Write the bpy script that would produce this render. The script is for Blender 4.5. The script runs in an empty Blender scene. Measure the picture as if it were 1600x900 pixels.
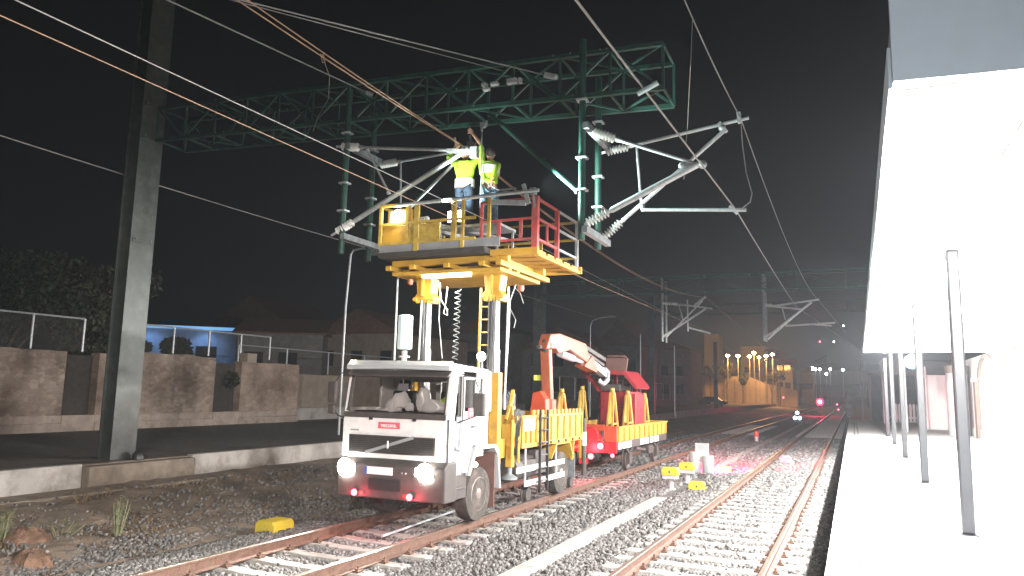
import bpy, bmesh, math, random
import numpy as np
from mathutils import Vector, Matrix
random.seed(7); rng = np.random.default_rng(7)
sc = bpy.context.scene
COL = sc.collection
V = Vector

# ------------------------------------------------------------------ camera
F = 1155.0
CAMZ = 2.25
_y = V((532, -171, -F)).normalized()
_u = V((184, 8250, -F)); _u = (_u - _u.dot(_y) * _y).normalized()
_x = _y.cross(_u)
RM = Matrix((_x, _y, _u))          # world = RM @ camera vector
EYE = V((0, 0, CAMZ))
def ray(u, v): return RM @ V((u - 800, 450 - v, -F))
def az(u, v, z):
    d = ray(u, v); return EYE + d * ((z - EYE.z) / d.z)
def ay(u, v, y):
    d = ray(u, v); return EYE + d * (y / d.y)
def ax(u, v, x):
    d = ray(u, v); return EYE + d * (x / d.x)
cam_d = bpy.data.cameras.new('camera'); cam = bpy.data.objects.new('camera', cam_d); COL.objects.link(cam)
cam.matrix_world = Matrix.Translation(EYE) @ RM.to_4x4()
cam_d.sensor_width = 36; cam_d.lens = 36 * F / 1600; cam_d.clip_end = 3000; cam_d.clip_start = 0.05
sc.camera = cam
sc.view_settings.view_transform = 'Standard'; sc.view_settings.look = 'None'
sc.view_settings.exposure = 0.85; sc.view_settings.gamma = 1
sc.cycles.use_denoising = True
sc.cycles.max_bounces = 6; sc.cycles.diffuse_bounces = 3; sc.cycles.glossy_bounces = 3
sc.cycles.transparent_max_bounces = 12; sc.cycles.sample_clamp_indirect = 4.0
sc.cycles.volume_bounces = 0

# ------------------------------------------------------------------ materials
def mat(name, col, rough=0.6, metal=0.0, var=0.25, scale=6.0, bump=0.0, bscale=40.0, dirt=None, dirt_amt=0.0, dscale=3.0, spec=0.5):
    m = bpy.data.materials.new(name); m.use_nodes = True
    nt = m.node_tree; n = nt.nodes; l = nt.links
    p = n['Principled BSDF']; p.inputs['Roughness'].default_value = rough; p.inputs['Metallic'].default_value = metal
    p.inputs['Specular IOR Level'].default_value = spec
    tc = n.new('ShaderNodeTexCoord')
    nz = n.new('ShaderNodeTexNoise'); nz.inputs['Scale'].default_value = scale; nz.inputs['Detail'].default_value = 6
    l.new(tc.outputs['Object'], nz.inputs['Vector'])
    r = n.new('ShaderNodeValToRGB')
    r.color_ramp.elements[0].position = 0.3; r.color_ramp.elements[1].position = 0.7
    r.color_ramp.elements[0].color = (*[c * (1 - var) for c in col], 1)
    r.color_ramp.elements[1].color = (*[min(1, c * (1 + var)) for c in col], 1)
    l.new(nz.outputs['Fac'], r.inputs['Fac'])
    out = r.outputs['Color']
    if dirt:
        nd = n.new('ShaderNodeTexNoise'); nd.inputs['Scale'].default_value = dscale; nd.inputs['Detail'].default_value = 8; nd.inputs['Roughness'].default_value = 0.7
        l.new(tc.outputs['Object'], nd.inputs['Vector'])
        rr = n.new('ShaderNodeValToRGB'); rr.color_ramp.elements[0].position = 0.48; rr.color_ramp.elements[1].position = 0.68
        rr.color_ramp.elements[0].color = (0, 0, 0, 1); rr.color_ramp.elements[1].color = (dirt_amt,) * 3 + (1,)
        l.new(nd.outputs['Fac'], rr.inputs['Fac'])
        mx = n.new('ShaderNodeMix'); mx.data_type = 'RGBA'
        l.new(rr.outputs['Color'], mx.inputs[0]); l.new(out, mx.inputs[6]); mx.inputs[7].default_value = (*dirt, 1)
        out = mx.outputs[2]
    l.new(out, p.inputs['Base Color'])
    if bump > 0:
        nb = n.new('ShaderNodeTexNoise'); nb.inputs['Scale'].default_value = bscale; nb.inputs['Detail'].default_value = 5
        l.new(tc.outputs['Object'], nb.inputs['Vector'])
        b = n.new('ShaderNodeBump'); b.inputs['Strength'].default_value = bump; b.inputs['Distance'].default_value = 0.03
        l.new(nb.outputs['Fac'], b.inputs['Height']); l.new(b.outputs['Normal'], p.inputs['Normal'])
    return m
def emis(name, col, strength):
    m = bpy.data.materials.new(name); m.use_nodes = True
    p = m.node_tree.nodes['Principled BSDF']
    p.inputs['Base Color'].default_value = (*[min(c, .9) for c in col], 1)
    p.inputs['Emission Color'].default_value = (*col, 1); p.inputs['Emission Strength'].default_value = strength
    return m
def glass(name, tint=(0.5, 0.48, 0.47), refl=0.10):
    m = bpy.data.materials.new(name); m.use_nodes = True
    nt = m.node_tree; n = nt.nodes; l = nt.links; n.remove(n['Principled BSDF'])
    t = n.new('ShaderNodeBsdfTransparent'); t.inputs[0].default_value = (*tint, 1)
    g = n.new('ShaderNodeBsdfGlossy'); g.inputs['Roughness'].default_value = 0.05
    fr = n.new('ShaderNodeFresnel'); fr.inputs[0].default_value = 1.45
    ma = n.new('ShaderNodeMath'); ma.operation = 'ADD'; ma.inputs[1].default_value = refl * 0.3
    l.new(fr.outputs[0], ma.inputs[0])
    mx = n.new('ShaderNodeMixShader'); l.new(ma.outputs[0], mx.inputs[0]); l.new(t.outputs[0], mx.inputs[1]); l.new(g.outputs[0], mx.inputs[2])
    l.new(mx.outputs[0], n['Material Output'].inputs[0])
    return m
def mesh_fence_mat(name, col, sx, sz, keep):
    """woven wire: opaque on a fine grid, open between"""
    m = bpy.data.materials.new(name); m.use_nodes = True
    nt = m.node_tree; n = nt.nodes; l = nt.links; p = n['Principled BSDF']
    p.inputs['Base Color'].default_value = (*col, 1); p.inputs['Roughness'].default_value = .5; p.inputs['Metallic'].default_value = .3
    tc = n.new('ShaderNodeTexCoord'); sp = n.new('ShaderNodeSeparateXYZ'); l.new(tc.outputs['Object'], sp.inputs[0])
    def grid(a, b, k):
        s = n.new('ShaderNodeMath'); s.operation = 'ADD'; l.new(sp.outputs[a], s.inputs[0]); l.new(sp.outputs[b], s.inputs[1])
        q = n.new('ShaderNodeMath'); q.operation = 'MULTIPLY'; q.inputs[1].default_value = k; l.new(s.outputs[0], q.inputs[0])
        f = n.new('ShaderNodeMath'); f.operation = 'FRACT'; l.new(q.outputs[0], f.inputs[0])
        c = n.new('ShaderNodeMath'); c.operation = 'LESS_THAN'; c.inputs[1].default_value = keep; l.new(f.outputs[0], c.inputs[0])
        return c
    a = grid(1, 2, sx)
    sub = n.new('ShaderNodeMath'); sub.operation = 'SUBTRACT'; l.new(sp.outputs[1], sub.inputs[0]); l.new(sp.outputs[2], sub.inputs[1])
    q = n.new('ShaderNodeMath'); q.operation = 'MULTIPLY'; q.inputs[1].default_value = sx; l.new(sub.outputs[0], q.inputs[0])
    f = n.new('ShaderNodeMath'); f.operation = 'FRACT'; l.new(q.outputs[0], f.inputs[0])
    c = n.new('ShaderNodeMath'); c.operation = 'LESS_THAN'; c.inputs[1].default_value = keep; l.new(f.outputs[0], c.inputs[0])
    mx = n.new('ShaderNodeMath'); mx.operation = 'MAXIMUM'; l.new(a.outputs[0], mx.inputs[0]); l.new(c.outputs[0], mx.inputs[1])
    l.new(mx.outputs[0], p.inputs['Alpha'])
    return m
def masonry(name, c1, c2, mortar, scale, bump=0.6):
    m = bpy.data.materials.new(name); m.use_nodes = True
    nt = m.node_tree; n = nt.nodes; l = nt.links; p = n['Principled BSDF']; p.inputs['Roughness'].default_value = .9
    tc = n.new('ShaderNodeTexCoord'); mp = n.new('ShaderNodeMapping'); l.new(tc.outputs['Object'], mp.inputs[0])
    mp.inputs['Scale'].default_value = (1, 1, 1.7)
    nd = n.new('ShaderNodeTexNoise'); nd.inputs['Scale'].default_value = 2.2; l.new(mp.outputs[0], nd.inputs['Vector'])
    ad = n.new('ShaderNodeMix'); ad.data_type = 'RGBA'; ad.blend_type = 'LINEAR_LIGHT'; ad.inputs[0].default_value = .12
    l.new(mp.outputs[0], ad.inputs[6]); l.new(nd.outputs['Color'], ad.inputs[7])
    vo = n.new('ShaderNodeTexVoronoi'); vo.inputs['Scale'].default_value = scale; l.new(ad.outputs[2], vo.inputs['Vector'])
    ve = n.new('ShaderNodeTexVoronoi'); ve.feature = 'DISTANCE_TO_EDGE'; ve.inputs['Scale'].default_value = scale; l.new(ad.outputs[2], ve.inputs['Vector'])
    r = n.new('ShaderNodeValToRGB'); r.color_ramp.elements[0].color = (*c1, 1); r.color_ramp.elements[1].color = (*c2, 1)
    sp = n.new('ShaderNodeSeparateColor'); l.new(vo.outputs['Color'], sp.inputs[0]); l.new(sp.outputs[0], r.inputs[0])
    ns = n.new('ShaderNodeTexNoise'); ns.inputs['Scale'].default_value = .8; ns.inputs['Detail'].default_value = 6; l.new(tc.outputs['Object'], ns.inputs['Vector'])
    rs = n.new('ShaderNodeValToRGB'); rs.color_ramp.elements[0].position = .35; rs.color_ramp.elements[1].position = .65
    rs.color_ramp.elements[0].color = (.45, .42, .4, 1); rs.color_ramp.elements[1].color = (1, 1, 1, 1); l.new(ns.outputs[0], rs.inputs[0])
    re = n.new('ShaderNodeValToRGB'); re.color_ramp.elements[0].position = .02; re.color_ramp.elements[1].position = .09; l.new(ve.outputs['Distance'], re.inputs[0])
    mx = n.new('ShaderNodeMix'); mx.data_type = 'RGBA'; l.new(re.outputs[0], mx.inputs[0]); mx.inputs[6].default_value = (*mortar, 1); l.new(r.outputs[0], mx.inputs[7])
    mu = n.new('ShaderNodeMix'); mu.data_type = 'RGBA'; mu.blend_type = 'MULTIPLY'; mu.inputs[0].default_value = 1; l.new(mx.outputs[2], mu.inputs[6]); l.new(rs.outputs[0], mu.inputs[7])
    l.new(mu.outputs[2], p.inputs['Base Color'])
    b = n.new('ShaderNodeBump'); b.inputs['Strength'].default_value = bump; b.inputs['Distance'].default_value = .04
    l.new(re.outputs[0], b.inputs['Height']); l.new(b.outputs[0], p.inputs['Normal'])
    return m

M = dict(
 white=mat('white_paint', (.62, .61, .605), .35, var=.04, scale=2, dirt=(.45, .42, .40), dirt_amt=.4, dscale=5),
 truckgrey=mat('dark_plastic', (.055, .046, .043), .55, var=.2, scale=8, dirt=(.09, .075, .07), dirt_amt=.4),
 black=mat('black_plastic', (.02, .02, .021), .4, var=.3),
 rubber=mat('tyre_rubber', (.045, .038, .035), .85, var=.3, scale=12, bump=.3, dirt=(.2, .15, .12), dirt_amt=.5),
 rim=mat('wheel_rim', (.22, .19, .17), .55, .4, var=.3, scale=9, dirt=(.2, .12, .08), dirt_amt=.5),
 yellow=mat('yellow_paint', (.46, .265, .036), .45, var=.14, scale=3, dirt=(.25, .13, .035), dirt_amt=.6, dscale=5),
 lemon=mat('lemon_yellow_paint', (.55, .43, .04), .45, var=.12, scale=4, dirt=(.3, .22, .05), dirt_amt=.5, dscale=9),
 olive=mat('worn_yellow_paint', (.42, .29, .05), .5, var=.2, scale=4, dirt=(.15, .09, .03), dirt_amt=.6, dscale=7),
 orange=mat('orange_paint', (.30, .075, .036), .42, var=.12, scale=3, dirt=(.28, .12, .08), dirt_amt=.5),
 orangered=mat('orange_red_paint', (.45, .065, .028), .42, var=.12, scale=3),
 red=mat('red_paint', (.24, .018, .025), .4, var=.15, scale=3, dirt=(.15, .02, .02), dirt_amt=.5),
 redrail=mat('red_rail_paint', (.45, .07, .07), .45, var=.2, scale=4, dirt=(.3, .2, .15), dirt_amt=.5),
 grey=mat('grey_paint', (.25, .26, .27), .5, var=.15, dirt=(.12, .1, .09), dirt_amt=.5),
 lightgrey=mat('light_grey_paint', (.38, .395, .41), .45, var=.1, dirt=(.22, .2, .18), dirt_amt=.4),
 paleblue=mat('pale_blue_plastic', (.5, .66, .68), .4, var=.06),
 steel=mat('bare_steel', (.18, .18, .19), .35, .7, var=.15),
 galv=mat('galvanised_steel', (.46, .49, .51), .42, .35, var=.15, scale=12),
 galvdark=mat('weathered_galvanised_steel', (.22, .24, .25), .5, .3, var=.25, scale=9),
 green=mat('green_steel', (.012, .056, .042), .5, .1, var=.3, scale=5, dirt=(.016, .024, .02), dirt_amt=.5),
 postgreen=mat('grey_green_steel', (.05, .058, .054), .38, .3, var=.15, scale=4, dirt=(.1, .11, .1), dirt_amt=.6),
 porcelain=mat('glazed_porcelain', (.62, .62, .60), .2, var=.08),
 rust=mat('rusted_rail', (.11, .056, .038), .75, .1, var=.3, scale=14, bump=.2, dirt=(.14, .088, .062), dirt_amt=.7, dscale=9),
 railtop=mat('worn_rail_head', (.42, .36, .32), .3, .8, var=.2, scale=14),
 concrete=mat('pale_concrete', (.32, .305, .285), .85, var=.15, scale=5, bump=.3, bscale=30, dirt=(.2, .18, .15), dirt_amt=.55, dscale=6),
 sleeper=mat('sleeper_concrete', (.34, .325, .305), .88, var=.2, scale=7, bump=.4, bscale=45, dirt=(.2, .17, .14), dirt_amt=.7, dscale=8),
 wallwhite=mat('whitewashed_concrete', (.36, .34, .315), .85, var=.12, scale=1.5, bump=.25, dirt=(.16, .13, .1), dirt_amt=.7, dscale=2),
 footing=mat('brown_concrete', (.20, .165, .13), .9, var=.25, scale=4, bump=.4, dirt=(.1, .08, .06), dirt_amt=.6),
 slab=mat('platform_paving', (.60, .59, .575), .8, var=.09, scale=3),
 slabside=mat('platform_edge_stained_concrete', (.10, .095, .09), .9, var=.3, scale=5, bump=.4),  # dark tone carries the shade on the platform's side face
 tactile=mat('grey_tactile_strip', (.03, .03, .03), .85, var=.2, scale=9),
 soffit=None,
 fascia=mat('pale_blue_sheet_metal', (.64, .77, .90), .4, var=.05, scale=2, dirt=(.54, .66, .78), dirt_amt=.3),
 column=mat('blue_grey_column_paint', (.032, .036, .043), .45, var=.08, scale=3),
 plaster=mat('white_plaster', (.75, .74, .72), .85, var=.04, scale=2),
 beige=mat('beige_stone', (.17, .14, .118), .85, var=.1, scale=4),
 asphalt=mat('dark_asphalt', (.085, .075, .067), .9, var=.3, scale=5, bump=.4, bscale=60, dirt=(.11, .1, .08), dirt_amt=.5),
 timber=mat('dark_timber', (.035, .03, .026), .85, var=.3, scale=5),
 roof=mat('clay_tile_roof', (.17, .09, .06), .85, var=.25, scale=8),
 render1=mat('beige_render', (.30, .25, .20), .9, var=.15, scale=2, dirt=(.18, .15, .12), dirt_amt=.5),
 render2=mat('grey_render', (.2, .19, .18), .9, var=.15, scale=2, dirt=(.12, .11, .1), dirt_amt=.5),
 darkwall=mat('dark_stained_wall', (.045, .043, .042), .9, var=.3, scale=2),  # dark mottled tone for shed, bridge and kiosk lintel
 bluewall=mat('blue_render', (.25, .36, .55), .85, var=.15, scale=2),  # blue of the eave light is put into the wall colour
 window=mat('dark_window_glass', (.02, .022, .025), .1, var=.2),
 copper=mat('weathered_copper_wire', (.26, .165, .11), .55, .3, var=.15),
 alu=mat('aluminium_wire', (.24, .235, .23), .5, .4, var=.1),
 darkwire=mat('dark_steel_cable', (.16, .16, .16), .5, .5, var=.15),
 vest=mat('yellow_green_hi_vis_cloth', (.44, .74, .05), .85, var=.22, scale=7, bump=.9, bscale=11),
 reflective=mat('silver_reflective_tape', (.85, .85, .84), .45, var=.04),
 denim=mat('blue_denim', (.009, .02, .04), .9, var=.35, scale=12, bump=.9, bscale=12),
 denim2=mat('pale_denim', (.045, .085, .12), .9, var=.35, scale=12, bump=.9, bscale=12),
 skin=mat('skin', (.45, .25, .17), .55, var=.08),
 hair=mat('dark_hair', (.03, .022, .018), .7, var=.3, scale=30),
 helmet=mat('grey_helmet_shell', (.55, .56, .56), .35, var=.05),
 cloth=mat('white_cloth', (.88, .89, .91), .8, var=.06),
 boot=mat('black_boot_leather', (.025, .022, .02), .55, var=.3),
 bark=mat('tree_bark', (.07, .05, .035), .9, var=.3, scale=8),
 leaf=mat('dark_green_leaves', (.014, .019, .009), .8, var=.45, scale=2.5),
 leaf2=mat('olive_green_leaves', (.026, .03, .013), .7, var=.45, scale=2.5),
 weed=mat('pale_green_leaves', (.20, .22, .11), .7, var=.4, scale=9),
 drygrass=mat('dry_grass', (.17, .12, .07), .9, var=.4, scale=9),
 plate=mat('number_plate_white', (.75, .78, .82), .35, var=.03),
 plateblue=mat('number_plate_blue', (.03, .08, .4), .4, var=.05),
 logored=mat('sign_red', (.62, .09, .12), .5, var=.05),
 signwhite=mat('sign_white', (.85, .8, .8), .5, var=.03),
 flap=mat('rubber_mud_flap', (.13, .065, .055), .8, var=.2, scale=5),
 glass=glass('clear_glass', (.90, .88, .87)), sideglass=glass('side_window_glass', (.42, .42, .41), .2),
 fencew=mesh_fence_mat('woven_wire', (.12, .115, .105), 9.0, 9.0, .06),
 soil=None,
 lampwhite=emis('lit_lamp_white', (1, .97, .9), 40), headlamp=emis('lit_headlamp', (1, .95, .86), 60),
 redlamp=emis('lit_red_lamp', (1, .05, .10), 14), beacon=emis('lit_beacon', (1, .72, .45), 18),
 flood=emis('lit_floodlight', (.92, 1, .95), 45), tube=emis('lit_tube', (1, .98, .95), 25),
 worklamp=emis('lit_work_lamp', (1, .95, .72), 22), undertube=emis('lit_under_deck_tube', (1, .97, .72), 14),
 sodium=emis('lit_sodium_lamp', (1, .72, .38), 60), farwhite=emis('lit_far_lamp', (.92, .96, 1), 30),
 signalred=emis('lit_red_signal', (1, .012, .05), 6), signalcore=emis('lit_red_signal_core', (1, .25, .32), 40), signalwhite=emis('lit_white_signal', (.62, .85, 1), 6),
 bluestrip=emis('lit_blue_strip', (.2, .48, .85), 0.5), sunball=emis('lit_globe', (.30, .72, 1), .9),
)
def soil_mat():
    m = mat('ground_soil', (.19, .145, .11), .95, var=.35, scale=1.7, bump=.8, bscale=25, dirt=(.095, .085, .07), dirt_amt=.8, dscale=.9)
    return m
M['soil'] = soil_mat()
def ballast_mat():
    m = mat('ballast_bed', (.115, .11, .106), .95, var=.35, scale=14, bump=1.0, bscale=28, dirt=(.09, .07, .055), dirt_amt=.5, dscale=1.2)
    m.node_tree.nodes['Bump'].inputs['Distance'].default_value = .06
    return m
M['ballast'] = ballast_mat()
def stone_mat():
    m = bpy.data.materials.new('crushed_stone'); m.use_nodes = True
    nt = m.node_tree; n = nt.nodes; l = nt.links; p = n['Principled BSDF']; p.inputs['Roughness'].default_value = .9
    g = n.new('ShaderNodeNewGeometry'); r = n.new('ShaderNodeValToRGB')
    r.color_ramp.elements[0].color = (.09, .086, .084, 1); r.color_ramp.elements[1].color = (.215, .207, .20, 1)
    e = r.color_ramp.elements.new(.6); e.color = (.14, .134, .13, 1)
    l.new(g.outputs['Random Per Island'], r.inputs[0]); l.new(r.outputs[0], p.inputs['Base Color'])
    return m
M['stone'] = stone_mat()
def soffit_mat():
    m = mat('white_ribbed_soffit', (.78, .75, .72), .55, var=.02)
    nt = m.node_tree; n = nt.nodes; l = nt.links; p = n['Principled BSDF']
    tc = n.new('ShaderNodeTexCoord'); w = n.new('ShaderNodeTexWave'); w.bands_direction = 'Y'; w.inputs['Scale'].default_value = 3.2
    l.new(tc.outputs['Object'], w.inputs[0])
    b = n.new('ShaderNodeBump'); b.inputs['Strength'].default_value = .5; b.inputs['Distance'].default_value = .03
    l.new(w.outputs['Fac'], b.inputs['Height']); l.new(b.outputs[0], p.inputs['Normal'])
    return m
M['soffit'] = soffit_mat()
M['stonewall'] = masonry('rough_stone_masonry', (.25, .195, .155), (.42, .34, .275), (.31, .255, .21), 4.2, .5)
M['block'] = masonry('cut_stone_masonry', (.31, .24, .19), (.40, .315, .25), (.30, .235, .19), 2.6, .25)
M['plinth'] = mat('stone_plinth', (.34, .28, .235), .9, var=.2, scale=2, bump=.4, dirt=(.13, .1, .08), dirt_amt=.6)
M['hazard'] = mat('hazard_strip_dark', (.06, .05, .05), .6)

# ------------------------------------------------------------------ geometry helper
SPLIT = {k: k for k in ('side_rib', 'stake_stub', 'latch', 'ceiling_fitting', 'lid_strut', 'hanging_cable', 'hydraulic_hose', 'wheel_nut', 'buttress', 'mirror_arm', 'brake_rigging', 'clamp')}
SPLIT.update(bolts='bolt', plates='plate')
class MB:
    def __init__(s): s.v = []; s.f = []; s.mi = []; s.grp = []
    def _add(s, vs, fs, mi=0):
        b = len(s.v); s.v += [tuple(x) for x in vs]; s.grp.append((b, len(s.v), len(s.f), len(s.f) + len(fs)))
        for f in fs: s.f.append([b + i for i in f]); s.mi.append(mi)
        return s
    def box(s, lo, hi, mi=0):
        x0, y0, z0 = lo; x1, y1, z1 = hi
        return s._add([(x0,y0,z0),(x1,y0,z0),(x1,y1,z0),(x0,y1,z0),(x0,y0,z1),(x1,y0,z1),(x1,y1,z1),(x0,y1,z1)],
            [(0,3,2,1),(4,5,6,7),(0,1,5,4),(1,2,6,5),(2,3,7,6),(3,0,4,7)], mi)
    def bar(s, p, q, w, h, up=(0, 0, 1), mi=0):
        p, q = V(p), V(q); d = (q - p).normalized(); up = V(up)
        if abs(d.dot(up)) > .98: up = V((0, 1, 0)) if abs(d.y) < .9 else V((1, 0, 0))
        a = d.cross(up).normalized(); b = a.cross(d).normalized()
        vs = [c + a * (i * w / 2) + b * (j * h / 2) for c in (p, q) for i, j in ((-1,-1),(1,-1),(1,1),(-1,1))]
        return s._add(vs, [(3,2,1,0),(4,5,6,7),(0,1,5,4),(1,2,6,5),(2,3,7,6),(3,0,4,7)], mi)
    def lathe(s, prof, o, axis, n=14, mi=0):
        """prof: (radius, distance along axis)"""
        o = V(o); ax_ = V(axis).normalized()
        t = V((0, 0, 1)) if abs(ax_.z) < .9 else V((1, 0, 0))
        a = ax_.cross(t).normalized(); b = ax_.cross(a)
        vs = []
        for r, d in prof:
            for k in range(n):
                an = 2 * math.pi * k / n
                vs.append(o + ax_ * d + a * (r * math.cos(an)) + b * (r * math.sin(an)))
        fs = []
        for i in range(len(prof) - 1):
            for k in range(n):
                k2 = (k + 1) % n
                fs.append((i*n+k, i*n+k2, (i+1)*n+k2, (i+1)*n+k))
        fs.append(tuple(range(n))[::-1]); fs.append(tuple((len(prof)-1)*n + k for k in range(n)))
        return s._add(vs, fs, mi)
    def tube(s, p, q, r, r2=None, n=8, mi=0):
        p, q = V(p), V(q); d = q - p
        return s.lathe([(r, 0), (r if r2 is None else r2, d.length)], p, d, n, mi)
    def path(s, pts, r, n=6, mi=0):
        pts = [V(p) for p in pts]; rings = []
        prev = None
        for i, p in enumerate(pts):
            d = (pts[min(i+1, len(pts)-1)] - pts[max(i-1, 0)]).normalized()
            if prev is None:
                t = V((0, 0, 1)) if abs(d.z) < .9 else V((1, 0, 0)); a = d.cross(t).normalized()
            else:
                a = (prev - d * prev.dot(d)).normalized()
            prev = a; b = d.cross(a)
            rr = r[i] if isinstance(r, (list, tuple)) else r
            rings += [p + a * (rr * math.cos(2*math.pi*k/n)) + b * (rr * math.sin(2*math.pi*k/n)) for k in range(n)]
        fs = []
        for i in range(len(pts) - 1):
            for k in range(n):
                k2 = (k + 1) % n; fs.append((i*n+k, i*n+k2, (i+1)*n+k2, (i+1)*n+k))
        fs.append(tuple(range(n))[::-1]); fs.append(tuple((len(pts)-1)*n + k for k in range(n)))
        return s._add(rings, fs, mi)
    def ball(s, c, r, n=12, mi=0, sq=(1, 1, 1)):
        c = V(c); m = max(4, n // 2); vs = [c + V((0, 0, r * sq[2]))]; fs = []
        for i in range(1, m):
            th = math.pi * i / m
            for k in range(n):
                an = 2 * math.pi * k / n
                vs.append(c + V((r*sq[0]*math.sin(th)*math.cos(an), r*sq[1]*math.sin(th)*math.sin(an), r*sq[2]*math.cos(th))))
        vs.append(c - V((0, 0, r * sq[2])))
        for k in range(n): fs.append((0, 1 + k, 1 + (k+1) % n))
        for i in range(m - 2):
            for k in range(n):
                a = 1 + i*n + k; b = 1 + i*n + (k+1) % n; fs.append((a, a + n, b + n, b))
        L = len(vs) - 1
        for k in range(n): fs.append((1 + (m-2)*n + k, L, 1 + (m-2)*n + (k+1) % n))
        return s._add(vs, fs, mi)
    def prism(s, pts, ext, mi=0):
        pts = [V(p) for p in pts]; e = V(ext); n = len(pts)
        vs = pts + [p + e for p in pts]
        fs = [tuple(range(n)), tuple(range(2*n - 1, n - 1, -1))] + [(i, n + i, n + (i+1) % n, (i+1) % n) for i in range(n)]
        return s._add(vs, fs, mi)
    def quad(s, *p, mi=0): return s._add(p, [tuple(range(len(p)))], mi)
    def build(s, name, mats, parent=None, bevel=0, smooth=False, origin=None, fix=True):
        if name in SPLIT and parent is not None and len(s.grp) > 1:
            for v0, v1, f0, f1 in s.grp:
                p_ = MB(); p_._add(s.v[v0:v1], [[i - v0 for i in f] for f in s.f[f0:f1]]); r = p_.build(SPLIT[name], mats, parent, bevel, smooth)
            return r
        o3 = V((0, 0, 0))
        if parent is not None:
            q = parent
            while q is not None: o3 += q.location; q = q.parent
        elif origin is not None: o3 = V(origin)
        else:
            a = np.array(s.v); o3 = V((float(a[:,0].mean()), float(a[:,1].mean()), float(a[:,2].min())))
        me = bpy.data.meshes.new(name)
        me.from_pydata([(x[0]-o3.x, x[1]-o3.y, x[2]-o3.z) for x in s.v], [], s.f)
        if not isinstance(mats, (list, tuple)): mats = [mats]
        for m in mats: me.materials.append(m)
        if len(mats) > 1: me.polygons.foreach_set('material_index', s.mi)
        if fix:
            bm = bmesh.new(); bm.from_mesh(me); bmesh.ops.recalc_face_normals(bm, faces=bm.faces); bm.to_mesh(me); bm.free()
        if smooth:
            me.polygons.foreach_set('use_smooth', [True] * len(me.polygons))
            try: me.set_sharp_from_angle(angle=math.radians(40))
            except Exception: pass
        me.update()
        ob = bpy.data.objects.new(name, me); COL.objects.link(ob)
        if parent is not None: ob.parent = parent
        else: ob.location = o3
        if bevel:
            b = ob.modifiers.new('bevel', 'BEVEL'); b.width = bevel; b.segments = 2; b.limit_method = 'ANGLE'; b.angle_limit = math.radians(50)
        return ob
def tag(o, label=None, cat=None, group=None, kind=None):
    if label: o['label'] = label
    if cat: o['category'] = cat
    if group: o['group'] = group
    if kind: o['kind'] = kind
    return o
def thing(name, label, cat, loc, group=None):
    o = bpy.data.objects.new(name, None); o.empty_display_size = .2; COL.objects.link(o); o.location = loc
    return tag(o, label, cat, group)
def copy_tree(o, parent=None, loc=None):
    c = o.copy(); COL.objects.link(c)
    if parent is not None: c.parent = parent
    if loc is not None: c.location = loc
    for ch in list(o.children): copy_tree(ch, c)
    return c
def text(s, name, size, loc, rot, m, parent, align='CENTER'):
    cu = bpy.data.curves.new(name, 'FONT'); cu.body = s; cu.size = size; cu.extrude = .0015; cu.align_x = align; cu.align_y = 'CENTER'
    t = bpy.data.objects.new(name, cu); COL.objects.link(t)
    me = bpy.data.meshes.new_from_object(t.evaluated_get(bpy.context.evaluated_depsgraph_get()))
    bpy.data.objects.remove(t); bpy.data.curves.remove(cu)
    me.name = name; me.materials.clear(); me.materials.append(m)
    o = bpy.data.objects.new(name, me); COL.objects.link(o); o.parent = parent
    o3 = V((0, 0, 0)); q = parent
    while q is not None: o3 += q.location; q = q.parent
    o.location = V(loc) - o3; o.rotation_euler = rot
    return o
def lamp(name, kind, loc, power, col=(1, 1, 1), size=.1, target=None, spot=60, blend=.5, parent=None, sy=None):
    d = bpy.data.lights.new(name, kind); d.energy = power; d.color = col
    if kind == 'AREA':
        d.size = size
        if sy: d.shape = 'RECTANGLE'; d.size_y = sy
    else: d.shadow_soft_size = size
    if kind == 'SPOT': d.spot_size = math.radians(spot); d.spot_blend = blend
    o = bpy.data.objects.new(name, d); COL.objects.link(o)
    o3 = V((0, 0, 0)); q = parent
    while q is not None: o3 += q.location; q = q.parent
    if parent is not None: o.parent = parent
    o.location = V(loc) - o3
    if target is not None: o.rotation_euler = (V(target) - V(loc)).to_track_quat('-Z', 'Y').to_euler()
    return o
def sag(p, q, s, n=14):
    p, q = V(p), V(q); return [p.lerp(q, i / n) - V((0, 0, s * 4 * (i/n) * (1 - i/n))) for i in range(n + 1)]

# ------------------------------------------------------------------ world: dark night sky with a faint town glow
w = bpy.data.worlds.new('World'); sc.world = w; w.use_nodes = True
nt = w.node_tree; n = nt.nodes; l = nt.links; bg = n['Background']
tc = n.new('ShaderNodeTexCoord')
dp = n.new('ShaderNodeVectorMath'); dp.operation = 'DOT_PRODUCT'; gd = V((.45, .88, -.1)).normalized(); dp.inputs[1].default_value = gd
l.new(tc.outputs['Generated'], dp.inputs[0])
cr = n.new('ShaderNodeValToRGB'); e = cr.color_ramp.elements
e[0].position = .35; e[0].color = (.0014, .0015, .0016, 1); e[1].position = 1.0; e[1].color = (0.014, 0.0147, 0.0168, 1)
k = e.new(.72); k.color = (0.00315, 0.00304, 0.00322, 1)
k = e.new(.9); k.color = (0.0091, 0.00962, 0.01085, 1)
l.new(dp.outputs['Value'], cr.inputs[0]); l.new(cr.outputs[0], bg.inputs[0]); bg.inputs[1].default_value = 1.0

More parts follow.
